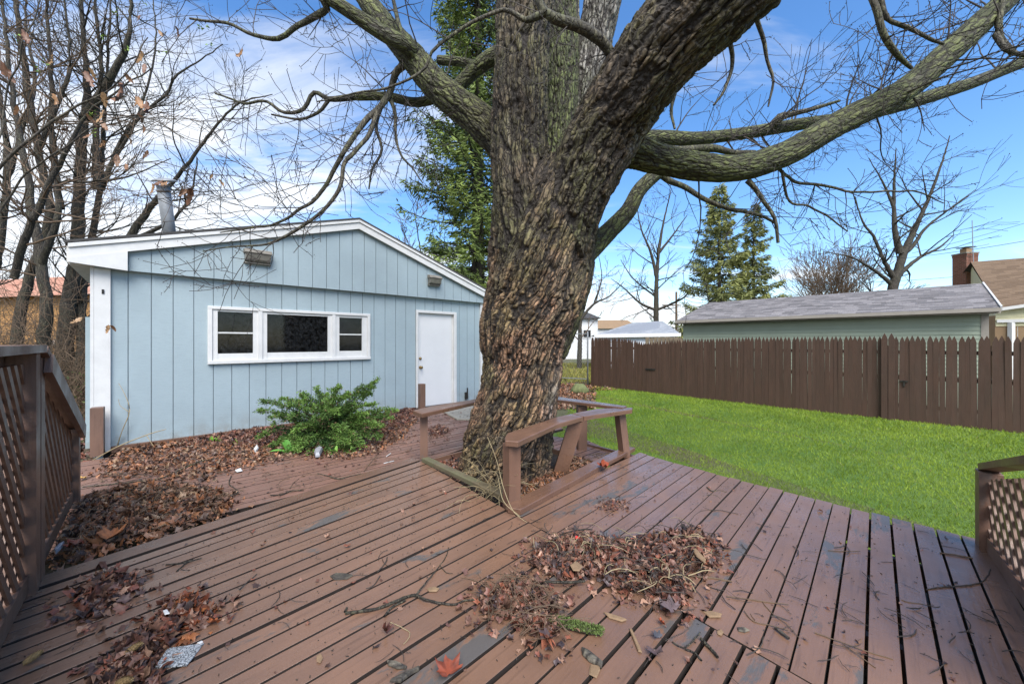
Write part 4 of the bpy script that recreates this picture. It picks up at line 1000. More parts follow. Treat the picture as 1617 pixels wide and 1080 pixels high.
for nm, pts in limbs.items():
    P, r = WL(pts); P, r = spline(P, r, .05); r = r*dict(L1=.76, L1b=.85, L2=.85, L2b=.85, R1=.80, R2=.82, R3=.76, right_limb=.92, mid_stem=.9, back_stem=.84).get(nm, 1.0)
    vv, ff, _ = tubes([(P, r)], 20); k = 20; n = len(P)
    caps = [list(range(k))[::-1], list(range((n-1)*k, n*k))]
    V.append(vv); F += [[q+base for q in f] for f in ff.tolist()]+[[q+base for q in c] for c in caps]; base += len(vv)
    cum = np.concatenate([[0], np.cumsum(np.linalg.norm(np.diff(P, axis=0), axis=1))])
    skel.append((nm, P, r, cum))
# root buttresses
for a, ln, rr in ((200, .62, .15), (250, .56, .16), (300, .5, .17), (340, .5, .14), (20, .42, .14), (80, .4, .15), (140, .45, .15)):
    ca, sa = math.cos(math.radians(a)), math.sin(math.radians(a)); c = W(806, 720, 3.88)[:2]
    P = [np.array([c[0]+ca*ln*t, c[1]+sa*ln*t*.9, .42*(1-t)**2-.16]) for t in np.linspace(.25, 1.05, 10)]; r = np.linspace(rr*1.3, rr*.45, 10)
    vv, ff, _ = tubes([(P, r)], 20); V.append(vv); F += [[q+base for q in f] for f in ff.tolist()]+[[q+base for q in list(range(20))[::-1]], [q+base for q in range(180, 200)]]; base += len(vv)
tmp = mesh_np('tmp', np.concatenate(V), F)
rm = tmp.modifiers.new('r', 'REMESH'); rm.mode = 'VOXEL'; rm.voxel_size = .0102
sm = tmp.modifiers.new('s', 'SMOOTH'); sm.factor = .5; sm.iterations = 12
dg = bpy.context.evaluated_depsgraph_get(); ev = tmp.evaluated_get(dg); me = bpy.data.meshes.new_from_object(ev)
bpy.data.objects.remove(tmp)
nv = len(me.vertices); co = np.empty(nv*3, np.float32); me.vertices.foreach_get('co', co); co = co.reshape(-1, 3).astype(float)
no = np.empty(nv*3, np.float32); me.vertices.foreach_get('normal', no); no = no.reshape(-1, 3).astype(float)
# limb coordinates: nearest skeleton point measured against its radius
kd_p = np.concatenate([s[1] for s in skel]); kd_r = np.concatenate([s[2] for s in skel]); kd_c = np.concatenate([s[3] for s in skel]); kd_k = np.concatenate([[i]*len(s[1]) for i, s in enumerate(skel)])
kd_t = np.concatenate([np.gradient(s[1], axis=0) for s in skel]); kd_t /= np.linalg.norm(kd_t, axis=1)[:, None]
best = np.zeros(nv, int)
for a in range(0, nv, 4000):
    d_ = np.linalg.norm(co[a:a+4000, None, :]-kd_p[None], axis=2)/kd_r[None]**.85; best[a:a+4000] = d_.argmin(1)
rel = co-kd_p[best]; T = kd_t[best]; al = (rel*T).sum(1); along = kd_c[best]+al; rad = rel-T*al[:, None]
rl_ = kd_r[best]; ki = kd_k[best]
# twisted frame: the furrows spiral a little up the trunk
tw = np.where(ki == 0, -.55, 0)*along
radn = rad/(np.linalg.norm(rad, axis=1)[:, None]+1e-9)
cx_, sx_ = np.cos(tw), np.sin(tw); rx = radn[:, 0]*cx_-radn[:, 1]*sx_; ry = radn[:, 0]*sx_+radn[:, 1]*cx_
# for limbs that lie over, use a frame across the limb
fx = np.where(np.abs(T[:, 2]) > .5, rx, radn[:, 2]); fy = np.where(np.abs(T[:, 2]) > .5, ry, radn[:, 1])
bk = np.stack([fx*rl_, fy*rl_, along], 1)+ki[:, None]*np.array([3.1, 1.7, 0])
sc = np.where(rl_ > .2, 1.0, 1.7)
warp = np.stack([pnoise(bk*4.5), pnoise(bk*4.5+9), .4*pnoise(bk*3+4)], 1)
q = bk*np.array([13, 13, 1.9])*sc[:, None]+.55*warp
fq = np.where(rl_ > .2, 1.0, 1.75)[:, None]
P_w = bk*np.array([14, 14, 1.5])*fq+.5*warp+.18*np.stack([pnoise(bk*21), pnoise(bk*21+3), pnoise(bk*9+7)], 1)
f1, f2, cid = worley(P_w); cr1 = np.clip((f2-f1)/.2, 0, 1); cr1 = cr1*cr1*(3-2*cr1)
g1, g2, gid = worley(bk*np.array([32, 32, 8.5])*fq+warp+5); cr2 = np.clip((g2-g1)/.3, 0, 1)
fine_ = fbm(bk*np.array([44, 44, 10]), 2)
flk = ((along*4.5+cid*5+pnoise(bk*9)*.8) % 1.0)
hn = np.clip(cr1*(.34+.30*cid+.26*flk)+.20*cr2*(.3+.7*cr1)*(.5+gid)+.16*fine_, 0, 1)
rough_ = np.clip((rl_-.05)/.25, .12, 1)
plates = np.clip((fbm(bk*np.array([2.6, 2.6, 1.5])+31, 3)-.06)*12, 0, 1)      # flaked-off areas stand lower
lum = fbm(bk*np.array([2.4, 2.4, .8])+7, 3)
disp = (hn-.55)*.040*rough_+lum*.035*rough_*np.where(rl_ > .3, 1.1, .6)-plates*.022*rough_
disp = np.where(rl_ < .13, disp*.6, disp)
co2 = co+no*disp[:, None]
me.vertices.foreach_set('co', co2.astype(np.float32).ravel())
me.polygons.foreach_set('use_smooth', np.ones(len(me.polygons), dtype=bool)); me.update()
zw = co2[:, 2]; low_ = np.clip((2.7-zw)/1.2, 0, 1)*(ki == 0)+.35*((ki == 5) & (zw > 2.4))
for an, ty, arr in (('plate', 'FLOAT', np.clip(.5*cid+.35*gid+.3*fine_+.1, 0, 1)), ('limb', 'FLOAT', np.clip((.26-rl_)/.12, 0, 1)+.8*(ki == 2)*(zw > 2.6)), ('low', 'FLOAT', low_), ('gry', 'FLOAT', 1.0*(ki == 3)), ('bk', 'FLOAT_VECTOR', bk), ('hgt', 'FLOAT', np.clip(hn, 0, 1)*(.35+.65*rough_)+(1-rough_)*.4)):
    a = me.attributes.new(an, ty, 'POINT'); a.data.foreach_set('vector' if ty == 'FLOAT_VECTOR' else 'value', np.asarray(arr, np.float32).ravel())
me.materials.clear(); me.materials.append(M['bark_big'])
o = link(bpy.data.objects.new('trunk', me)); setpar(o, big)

# ---- branch growing
def rv(): 
    v = Vector((random.gauss(0, 1), random.gauss(0, 1), random.gauss(0, 1))); return v.normalized()
def grow(out, p, d, ln, r, lvl, cfg, tips=None):
    n = max(3, int(ln/cfg.get('seg', .12))); n = min(n, 14); st = ln/n; p = Vector(p); d = Vector(d).normalized()
    pts = [p.copy()]; rs = [r]; w_ = cfg.get('wig', .18); tr = cfg['trop'][min(lvl, len(cfg['trop'])-1)]
    for i in range(n):
        d = (d+rv()*w_+Vector((0, 0, tr))).normalized(); p = p+d*st; pts.append(p.copy()); rs.append(max(cfg.get('rmin', .002), r*(1-.72*(i+1)/n)))
    out.append((pts, rs))
    if lvl >= cfg['maxl']:
        if tips is not None: tips.append((pts[-1], d.copy())); tips.append((pts[len(pts)//2], d.copy()))
        return
    nk = cfg['kids'][min(lvl, len(cfg['kids'])-1)]; nk = max(1, int(nk*random.uniform(.7, 1.3)))
    for k in range(nk):
        t = random.uniform(cfg.get('t0', .2), 1)**.9; i = min(n-1, int(t*n)); b = pts[i].lerp(pts[i+1], t*n-i if i < n else 0)
        dd = (pts[i+1]-pts[i]).normalized(); s = dd.cross(rv()); s.normalize(); an = math.radians(random.uniform(*cfg.get('ang', (28, 62))))
        nd = dd*math.cos(an)+s*math.sin(an)
        grow(out, b, nd, ln*random.uniform(*cfg.get('lr', (.38, .7))), max(cfg.get('rmin', .002), rs[i]*random.uniform(.45, .65)), lvl+1, cfg, tips)
def tobranches(name, polys, mat, parent, minsides=3, kind=None):
    Vv, Ff, _ = tubes(polys, minsides); o = mesh_np(name, Vv, Ff, M[mat], parent, True)
    if kind: o['kind'] = kind
    return o
def gl(pts, step=.07, wob=.0):
    P, r = WL(pts); P, r = spline(P, r, step)
    if wob: P = P+wob*np.stack([pnoise(P*4), pnoise(P*4+7), pnoise(P*4+13)], 1)
    return P, r
def glt(*a): P, r = gl(*a); return P, r*.5
buds = []
med = []      # hand-placed branches of the big tree
def guided(pts, wob=.03): P, r = gl(pts, .06, wob); r = r*.78; med.append((P, r)); return P, r
g = []
g.append(guided([(975, 105, 3.2, 8), (955, 72, 3.15, 11), (940, 58, 3.1, 11), (910, 40, 3.05, 11), (875, 27, 3.0, 10), (862, 20, 3, 8), (845, 28, 3, 7), (830, 33, 3, 5.5), (812, 22, 3, 4.5), (793, 16, 3, 4), (768, 25, 3, 3.5), (735, 42, 3, 3.4), (705, 60, 3, 3.2), (682, 82, 3, 3), (672, 105, 3, 2.8), (645, 125, 3, 2.5), (610, 140, 3, 2.2), (560, 148, 3, 1.8), (500, 160, 3, 1.2)], .02))
g.append(guided([(862, 22, 3.0, 9), (852, 5, 3, 8), (845, -20, 3, 7)], 0))
g.append(guided([(652, 92, 4.2, 8), (628, 112, 4.25, 7), (618, 140, 4.3, 6.5), (600, 168, 4.2, 6), (578, 192, 4.1, 5.5), (548, 232, 4, 5), (530, 265, 4, 4.2), (500, 312, 4, 3.6), (470, 335, 4, 3), (438, 352, 4, 2.6), (395, 362, 4, 2), (350, 368, 4, 1.2)], .03))
g.append(guided([(600, 168, 4.2, 5), (586, 205, 4.05, 4.5), (560, 240, 3.9, 4.2), (543, 262, 3.85, 4), (536, 300, 3.8, 3.8), (513, 331, 3.8, 3.4), (485, 352, 3.8, 3.2), (455, 371, 3.8, 3), (420, 387, 3.8, 2.4), (375, 389, 3.8, 1.8), (320, 398, 3.8, 1)], .02))
g.append(guided([(560, 153, 4.5, 7), (520, 157, 4.4, 5), (495, 148, 4.4, 4), (478, 172, 4.4, 3.8), (450, 178, 4.4, 3.3), (420, 160, 4.4, 2.8), (385, 162, 4.4, 2.4), (340, 150, 4.4, 1.8)], .03))
g.append(guided([(520, 157, 4.4, 4), (500, 178, 4.4, 3), (470, 188, 4.4, 2.4), (430, 180, 4.4, 1.6)], .03))
g.append(guided([(500, -14, 3.75, 10), (515, 15, 3.8, 7), (490, 30, 3.9, 6), (470, 42, 3.9, 5), (440, 60, 3.9, 4.6), (400, 55, 3.9, 3.6), (360, 38, 3.9, 3), (300, 30, 3.9, 2)], .03))
g.append(guided([(600, 165, 4.3, 5), (595, 200, 4.3, 3.6), (600, 235, 4.3, 2.8), (590, 270, 4.3, 2.2), (583, 300, 4.3, 1.5)], .04))
g.append(guided([(612, 153, 4.3, 5), (625, 190, 4.3, 3.4), (628, 240, 4.3, 2.6), (650, 265, 4.3, 2), (668, 290, 4.3, 1.2)], .04))
g.append(guided([(640, 72, 4.0, 6), (630, 40, 4, 5), (622, 5, 4, 4), (616, -20, 4, 4)], .02))
g.append(guided([(1038, 273, 4.4, 7), (1065, 290, 4.4, 6), (1110, 312, 4.3, 5), (1150, 330, 4.2, 4.2), (1190, 338, 4.2, 3.5), (1225, 352, 4.2, 2.5)], .05))
g.append(guided([(1180, 284, 3.7, 6), (1192, 297, 3.7, 4.5), (1205, 315, 3.7, 4), (1222, 345, 3.7, 3.4), (1228, 383, 3.7, 3)], .02))
g.append(guided([(1225, 252, 3.8, 4), (1238, 275, 3.9, 3.2), (1265, 287, 4, 3), (1300, 292, 4, 2.6), (1350, 302, 4, 2.2), (1440, 303, 4, 1.6), (1490, 320, 4.0, 1)], .04))
g.append(guided([(1235, 270, 3.8, 3), (1245, 318, 3.9, 2.4), (1290, 330, 4, 2), (1340, 365, 4, 1.3)], .04))
g.append(guided([(1600, 85, 3.6, 6), (1575, 50, 3.6, 6), (1585, -10, 3.6, 5)], .02))
g.append(guided([(1372, -15, 3.4, 6), (1385, 22, 3.4, 6.5), (1398, 60, 3.4, 6), (1418, 90, 3.45, 5), (1440, 108, 3.5, 3.2)], .02))
g.append(guided([(1388, -10, 3.4, 5), (1400, 30, 3.4, 4.5), (1440, 48, 3.4, 4), (1468, 62, 3.45, 3.5), (1490, 70, 3.5, 2.5)], .02))
g.append(guided([(1570, 55, 3.6, 6), (1590, 80, 3.5, 5), (1617, 87, 3.5, 4), (1660, 100, 3.5, 3)], .02))
g.append(guided([(1050, 90, 3.9, 6), (1068, 130, 4.3, 5), (1060, 165, 4.4, 3.6), (1065, 205, 4.4, 2.4)], .03))
g.append(guided([(1140, 20, 3.3, 5.5), (1155, 75, 3.5, 4.6), (1157, 110, 3.6, 3.6), (1145, 140, 3.6, 3), (1127, 165, 3.6, 2.4)], .03))
g.append(guided([(1185, -10, 3.2, 5.5), (1200, 44, 3.4, 4.4), (1212, 95, 3.5, 3.4), (1220, 130, 3.5, 2.8), (1212, 170, 3.5, 1.6)], .03))
g.append(guided([(1215, 203, 5.1, 8), (1232, 185, 5, 9), (1245, 182, 5, 6), (1290, 170, 5, 4), (1325, 160, 5, 2.5)], .02))
g.append(guided([(1010, 232, 4.7, 7), (1060, 237, 4.8, 8), (1120, 235, 4.9, 8), (1150, 240, 4.9, 6), (1190, 243, 5, 6)], .02))
cfgb = dict(seg=.10, wig=.20, trop=[-.02, .03, .05], kids=[5, 4, 3], maxl=3, rmin=.0031, ang=(30, 75), lr=(.4, .75), t0=.15)
fine = []
def twigs_on(P, r, dens, ln, cfg, out, droop=0, rcap=.010, bias=None, lv=1):
    P = np.asarray(P); Ls = np.linalg.norm(np.diff(P, axis=0), axis=1).sum(); n = int(Ls*dens)
    for _ in range(n):
        i = random.randrange(1, len(P)-1); T_ = Vector(P[i+1]-P[i-1]).normalized(); s = T_.cross(rv()).normalized()
        if bias is not None: s = (s+Vector(bias)).normalized()
        d = (s*1.0+T_*random.uniform(.2, .9)+Vector((0, 0, droop))).normalized()
        p0 = Vector(P[i])+s*r[i]*.6
        grow(out, p0, d, ln*random.uniform(.5, 1.3), min(rcap, r[i]*.5), lv, cfg, buds)
for nm, P, r, c in skel:
    if nm in ('R1',): twigs_on(P[20:], r[20:], 5.0, .85, cfgb, fine, -.1, .011)
    if nm in ('R2',): twigs_on(P[15:], r[15:], 5.4, 1.0, cfgb, fine, .1, .012)
    if nm in ('L1',): twigs_on(P[14:], r[14:], 2.6, .8, cfgb, fine, -.4, .010)
    if nm in ('L1b', 'L2'): twigs_on(P[8:], r[8:], 3.2, .8, cfgb, fine, -.2, .010)
for (P, r) in g: twigs_on(P, r, 4.2, .5, cfgb, fine, -.25, .006, lv=2)
for (P, r) in g[2:9]: twigs_on(P, r, 2.2, .8, cfgb, fine, -.3, .006, lv=1)
for (P, r) in [g[9], g[11], g[12], g[14], g[15], g[16]]: twigs_on(P, r, 4.5, .55, cfgb, fine, 0, .006, lv=2)
tobranches('branch', med, 'bark_fine', big, 6)
o = tobranches('twigs', fine, 'twig_dark', big); o['kind'] = 'stuff'
def budmesh(tips, n, size, parent, mat='twig_dark', name='buds', jit=.12):
    V = []; F = []
    for _ in range(n):
        p, d = random.choice(tips); p = Vector(p)+rv()*random.uniform(0, jit); s = size*random.uniform(.6, 1.5); a = rv(); b = a.cross(rv()).normalized(); i = len(V)
        V += [p+a*s, p+b*s*.6, p-a*s, p-b*s*.6, p+a.cross(b)*s*.6]; F += [(i, i+1, i+4), (i+1, i+2, i+4), (i+2, i+3, i+4), (i+3, i, i+4)]
    o = mesh_np(name, np.array([tuple(v) for v in V]), np.array(F), M[mat], parent); o['kind'] = 'stuff'; return o
budmesh(buds, 9000, .006, big, jit=.04)

# ================================================================== OTHER TREES
def make_tree(name, label, main, cfg, mat='bark_tree', tdens=2.2, tlen=1.0, rcap=.02, group='bare trees', fine_mat='twig_dark', droop=.1, minr=.012, nb=0, bsize=.01, loc=None, tm=None, cat='tree', rs_=.56):
    P0, r0 = WL(main[0][:1]); root = empty(name, (P0[0][0], P0[0][1], GZ), label, cat, group)
    trunks = []; fn_ = []; tips = []
    tdens = tdens*1.5
    for k, pts in enumerate(main):
        P, r = gl(pts, .18, .05); r = r*rs_*np.linspace(1, .55, len(r))
        trunks.append((P, r)); twigs_on(P[len(P)//4 if k == 0 else 2:], r[len(P)//4 if k == 0 else 2:], tdens, tlen, cfg, fn_, droop, rcap)
    for q in fn_[:]:
        tips.append((q[0][-1], None))
    tobranches('trunk', trunks[:1], mat, root, 10)
    if trunks[1:]: 
        for tr_ in trunks[1:]: tobranches('limb', [tr_], mat, root, 8)
    if fn_: o = tobranches('crown', fn_, tm or mat, root); o['kind'] = 'stuff'
    if nb: budmesh(tips, nb, bsize, root, fine_mat)
    return root
cfgL = dict(seg=.16, wig=.17, trop=[.05, .06, .05], kids=[4, 4, 3], maxl=3, rmin=.0048, ang=(22, 55), lr=(.42, .72), t0=.15)
Lg = 'bare multi-stemmed trees left of the shed'
make_tree('bare_tree', 'dark thick-trunked bare tree just left of the shed corner', [
  [(94, 640, 9.0, 24), (101, 560, 9, 20), (110, 470, 9, 18), (121, 400, 9, 17), (124, 320, 9, 16), (130, 220, 9, 15), (137, 150, 9, 12), (132, 70, 9, 9), (128, -30, 9, 7)],
  [(133, 190, 9, 12), (152, 160, 8.9, 11), (180, 115, 8.8, 10), (200, 70, 8.7, 8.5), (206, 20, 8.7, 7), (209, -50, 8.7, 6)],
  [(152, 300, 9, 9), (152, 200, 9, 8), (160, 100, 9, 6), (150, 20, 9, 5), (148, -40, 9, 4)],
  [(100, 640, 9.0, 14), (130, 560, 9.2, 14), (128, 480, 9.2, 12), (140, 400, 9.3, 10), (158, 300, 9.3, 8), (165, 180, 9.3, 6), (172, 60, 9.3, 4), (178, -30, 9.3, 3)]], cfgL, tdens=2.2, tlen=1.4, group=Lg)
make_tree('bare_tree', 'leaning brown-barked bare tree behind the left railing post', [
  [(78, 640, 7.6, 20), (70, 560, 7.5, 16), (74, 480, 7.4, 14), (66, 420, 7.4, 14), (50, 340, 7.4, 12), (40, 260, 7.4, 10), (20, 150, 7.4, 8), (8, 40, 7.4, 6), (0, -40, 7.4, 5)],
  [(22, 440, 6.6, 9), (38, 385, 6.5, 10), (60, 330, 6.4, 9), (85, 280, 6.4, 8), (108, 228, 6.3, 7), (140, 180, 6.3, 5), (190, 140, 6.2, 3.5), (240, 110, 6.2, 2.5)],
  [(66, 420, 7.4, 10), (90, 350, 7.3, 8), (96, 290, 7.3, 6), (140, 288, 7.2, 4), (200, 280, 7.2, 3), (270, 250, 7.2, 2)]], cfgL, tdens=2.6, tlen=1.2, group=Lg, tm='twig_brown')
make_tree('bare_tree', 'grey-green forked bare tree with upright stems in the upper left corner', [
  [(40, 640, 8.4, 16), (28, 540, 8.4, 14), (45, 440, 8.4, 12), (78, 340, 8.4, 12), (62, 240, 8.4, 11), (42, 130, 8.4, 11), (28, 30, 8.4, 9), (20, -50, 8.4, 8)],
  [(95, 330, 8.4, 8), (84, 230, 8.4, 8), (80, 120, 8.4, 6.5), (74, 10, 8.4, 5), (74, -50, 8.4, 4)],
  [(60, 240, 8.4, 7), (85, 180, 8.3, 6), (110, 110, 8.3, 5), (104, 20, 8.3, 4), (96, -40, 8.3, 3)]], cfgL, tdens=2.6, tlen=1.2, group=Lg, tm='twig_brown')
make_tree('bare_tree', 'slender bare tree with stems rising at the very left edge', [
  [(-30, 640, 9.5, 14), (-20, 500, 9.5, 12), (0, 380, 9.5, 11), (12, 260, 9.5, 9), (-5, 120, 9.5, 8), (-20, 0, 9.5, 6)],
  [(8, 300, 9.5, 7), (30, 220, 9.5, 6), (55, 130, 9.5, 5), (40, 40, 9.5, 4), (45, -40, 9.5, 3)]], cfgL, tdens=2.0, tlen=1.3, group=Lg)
make_tree('bare_tree', 'bare tree with bent limbs rising behind the shed roof by the flue pipe', [
  [(175, 640, 12.5, 13), (178, 450, 12.5, 12), (200, 385, 12.5, 12), (228, 340, 12.5, 11), (250, 312, 12.4, 9), (272, 290, 12.3, 7), (300, 255, 12.2, 6.5), (322, 225, 12.2, 6), (345, 195, 12.1, 5), (380, 162, 12, 4), (430, 150, 12, 2)],
  [(200, 385, 12.5, 8), (240, 365, 12.5, 6), (275, 345, 12.5, 5), (300, 310, 12.5, 4), (312, 250, 12.5, 3)],
  [(160, 300, 12.5, 7), (190, 225, 12.5, 5), (225, 180, 12.5, 5), (262, 150, 12.5, 4.5), (280, 118, 12.5, 4), (310, 100, 12.5, 3), (352, 70, 12.5, 2)],
  [(160, 300, 12.5, 6), (175, 260, 12.5, 5), (215, 190, 12.5, 4), (245, 80, 12.5, 3), (240, -20, 12.5, 2)]], cfgL, tdens=1.5, tlen=1.7, rcap=.025, group=Lg)
cfgF = dict(seg=.5, wig=.15, trop=[.04, .05, .04], kids=[5, 4, 3], maxl=3, rmin=.011, ang=(20, 48), lr=(.4, .7), t0=.15)
make_tree('bare_tree', 'large spreading bare tree behind the green garage roof', [
  [(1398, 620, 27, 15), (1408, 470, 27, 14), (1418, 430, 27, 13), (1428, 398, 27, 12), (1450, 350, 27, 8), (1470, 305, 27, 6), (1488, 255, 27, 4), (1500, 215, 27, 2)],
  [(1422, 400, 27, 9), (1414, 370, 27, 7), (1412, 340, 27, 6), (1412, 290, 27, 4.5), (1415, 235, 27, 2)],
  [(1412, 440, 27, 7), (1395, 410, 27, 5), (1380, 375, 27, 4.5), (1362, 350, 27, 3.5), (1350, 310, 27, 2)],
  [(1419, 436, 27, 7), (1428, 426, 27, 6), (1455, 405, 27, 5), (1482, 392, 27, 4), (1505, 372, 27, 2)],
  [(1411, 452, 27, 6), (1395, 438, 27, 5), (1370, 420, 27, 4), (1340, 405, 27, 3), (1300, 398, 27, 1.5)],
  [(1430, 398, 27, 7), (1442, 388, 27, 5), (1462, 360, 27, 4), (1500, 330, 27, 3), (1540, 300, 27, 1.5)],
  [(1412, 330, 27, 4), (1395, 290, 27, 3), (1372, 250, 27, 1.5)]], cfgF, 'bark_tree', .62, 2.6, .07, 'bare trees in the distance', nb=500, bsize=.03)
make_tree('bare_tree', 'tall bare tree standing behind the small white hip-roofed garage', [
  [(1035, 600, 33, 9), (1036, 500, 33, 8.5), (1037, 440, 33, 7), (1040, 400, 33, 6), (1048, 350, 33, 4), (1060, 300, 33, 2)],
  [(1037, 440, 33, 5), (1028, 400, 33, 4), (1012, 360, 33, 3), (1005, 320, 33, 1.5)],
  [(1040, 400, 33, 4), (1062, 372, 33, 3), (1085, 340, 33, 1.8)],
  [(1036, 490, 33, 4), (1010, 478, 33, 3.5), (985, 455, 33, 2.5), (965, 440, 33, 1.5)],
  [(1036, 490, 33, 4), (1060, 480, 33, 3.5), (1082, 468, 33, 2.5), (1100, 440, 33, 1.5)],
  [(1037, 470, 33, 3), (1000, 440, 33, 2.5), (980, 410, 33, 1.5)]], cfgF, 'bark_tree', .85, 2.4, .06, 'bare trees in the distance', nb=400, bsize=.035)
make_tree('bare_tree', 'low crooked bare tree in front of the white house, right of the big trunk', [
  [(914, 600, 24, 8), (916, 530, 24, 7), (918, 505, 24, 6), (938, 480, 24, 4.5), (962, 468, 24, 3), (985, 445, 24, 2)],
  [(917, 505, 24, 5), (905, 475, 24, 3.5), (915, 460, 24, 3), (940, 448, 24, 1.5)],
  [(938, 480, 24, 3), (950, 440, 24, 2), (945, 400, 24, 1.2)]], cfgF, 'bark_tree', .9, 1.8, .045, 'bare trees in the distance', nb=300, bsize=.03, tm='twig_brown')
make_tree('bare_tree', 'thin bare sapling showing over the shed ridge beside the conifer', [
  [(668, 600, 17, 3.5), (672, 480, 17, 3.2), (668, 420, 17, 3), (660, 370, 17, 2.4), (652, 320, 17, 1.4)],
  [(669, 430, 17, 2), (645, 385, 17, 1.6), (630, 340, 17, 1)], [(669, 440, 17, 2), (690, 400, 17, 1.5), (698, 350, 17, 1)]], cfgF, 'bark_tree', 1.5, 1.2, .03, 'bare trees in the distance', nb=500, bsize=.018, fine_mat='twig_straw', tm='twig_brown')
# distant brushy tree domes
for (px, py, dd, hw, lab) in ((1335, 470, 42, 60, 'fuzzy tan bare tree low behind the green garage roof'), (1290, 480, 55, 45, 'small pale bare tree far off above the garage ridge')):
    c = W(px, 540, dd); root = empty('bare_tree', (c[0], c[1], GZ), lab, 'tree', 'bare trees in the distance'); fn_ = []; H = (540-415)/600*dd+1.2
    cf = dict(seg=.6, wig=.14, trop=[.05, .04], kids=[6, 5, 4], maxl=3, rmin=.018, ang=(18, 42), lr=(.42, .7), t0=.1)
    for k in range(9):
        d = Vector((random.uniform(-.7, .7), random.uniform(-.4, .4), 1)); grow(fn_, (c[0], c[1], GZ+H*.25), d, H*.62, .09, 0, cf)
    tobranches('crown', fn_, 'twig_brown', root)['kind'] = 'stuff'; tobranches('trunk', [([(c[0], c[1], GZ), (c[0], c[1], GZ+H*.3)], [.25, .2])], 'bark_tree', root)

# tufts of needles / small leaves as numpy quads
def tuft_mesh(name, pts, dirs, ln, wd, cols, parent, mat='foliage', kind='stuff', fold=.25):
    pts = np.asarray(pts); dirs = np.asarray(dirs); n = len(pts)
    dirs = dirs/(np.linalg.norm(dirs, axis=1)[:, None]+1e-9); rnd = R.normal(size=(n, 3)); s = np.cross(dirs, rnd); s /= np.linalg.norm(s, axis=1)[:, None]+1e-9; u = np.cross(s, dirs)
    ln = np.asarray(ln)*np.ones(n); wd = np.asarray(wd)*np.ones(n)
    a = pts; b = pts+dirs*(ln*.5)[:, None]+s*(wd*.5)[:, None]+u*(wd*fold)[:, None]; c = pts+dirs*ln[:, None]; d = pts+dirs*(ln*.5)[:, None]-s*(wd*.5)[:, None]+u*(wd*fold)[:, None]
    V = np.stack([a, b, c, d], 1).reshape(-1, 3); i = np.arange(n)*4
    F = np.concatenate([np.stack([i, i+1, i+2], 1), np.stack([i, i+2, i+3], 1)])
    C = np.repeat(np.concatenate([np.asarray(cols), np.ones((n, 1))], 1), 4, axis=0)
    o = mesh_np(name, V, F, M[mat], parent, False, [('col', 'FLOAT_COLOR', C)])
    if kind: o['kind'] = kind
    return o
def conifer(px, ytop, dd, hw_px, ybase, label, nb, col_a, col_b, tuft=.30, sx=1.0, group='tall conifers'):
    c = W(px, 540, dd)[:2]; ztop = EYE+(CY-ytop)/FPX*dd; root = empty('conifer', (*c, GZ), label, 'conifer tree', group)
    H = ztop-GZ; tobranches('trunk', [([(c[0], c[1], GZ+H*t) for t in np.linspace(0, 1, 8)], np.linspace(H*.016, .02, 8))], 'bark_tree', root, 8)
    br = []; P_ = []; D_ = []; S_ = []
    hwm = hw_px/FPX*dd
    for k in range(nb):
        t = (k+random.random())/nb; z = GZ+H*(.06+.93*t); Lb = hwm*(1-t)**.8*random.uniform(.5, 1.15)+.15
        a = random.uniform(0, 2*math.pi); d = np.array([math.cos(a), math.sin(a), 0]); n = 7; pts = []
        up0 = .12-.25*(1-t)
        for i in range(n+1):
            s = i/n; pts.append(np.array([c[0], c[1], z])+d*Lb*s+np.array([0, 0, Lb*(up0*s-.28*s*(1-s)*1.2+.16*s*s)])+R.normal(size=3)*.03*s)
        br.append((pts, np.linspace(.03+.02*(1-t), .008, n+1)))
        m = int(16+Lb*58); tt = R.random(m)**.7; side = np.cross(d, (0, 0, 1))
        for s in tt:
            x = s*n; i = min(n-1, int(x)); b = pts[i]+(pts[i+1]-pts[i])*(x-i); sd = random.choice((-1, 1)); w_ = (1-s)*.28*Lb+.12
            off_ = random.random()**.8*w_; dv = side*sd*.9+d*.55+np.array([0, 0, random.uniform(-.9, .1)])
            P_.append(b+side*sd*off_+d*off_*.5+np.array([0, 0, -off_*.35+random.gauss(0, .05)])); D_.append(dv+R.normal(size=3)*.35); S_.append(random.uniform(.7, 1.3))
    P_ = np.array(P_); m = len(P_); cl = np.clip(.5+fbm(P_*.9, 3)*1.3+R.normal(size=m)*.18, 0, 1)[:, None]
    C = np.array(col_a)*(1-cl)+np.array(col_b)*cl
    tuft_mesh('foliage', P_, D_, tuft*np.array(S_), tuft*.2*np.array(S_), C, root); tobranches('branches', br, 'bark_tree', root)['kind'] = 'stuff'; return root
ca_, cb_ = (.045, .075, .018), (.22, .29, .065)
conifer(755, -210, 15, 138, 600, 'tall dark spruce rising behind the shed and big trunk', 430, ca_, cb_, .24)
conifer(1136, 292, 30, 74, 600, 'taller of the two drooping conifers left of the bare garage tree', 190, (.09, .11, .04), (.30, .32, .10), .36)
conifer(1190, 322, 31, 54, 600, 'shorter conifer beside the taller one, above the garage roof', 140, (.09, .11, .04), (.30, .32, .10), .36)
# distant shrub band (hedges and brush at the horizon)
P_ = []; 
for k in range(26000):
    a = random.uniform(-1.15, 1.15); dd = random.uniform(60, 95); X = math.tan(a)*dd; hh = 2.6+1.6*math.sin(X*.21)+1.2*math.sin(X*.07+1)
    P_.append((X, dd, GZ+random.random()**.7*hh))
P_ = np.array(P_); cl = R.random(len(P_))[:, None]
o = tuft_mesh('distant_brush', P_, R.normal(size=P_.shape)+np.array([0, 0, .8]), 1.0, .35, np.array([.05, .045, .03])*(1-cl)+np.array([.13, .11, .075])*cl, None)
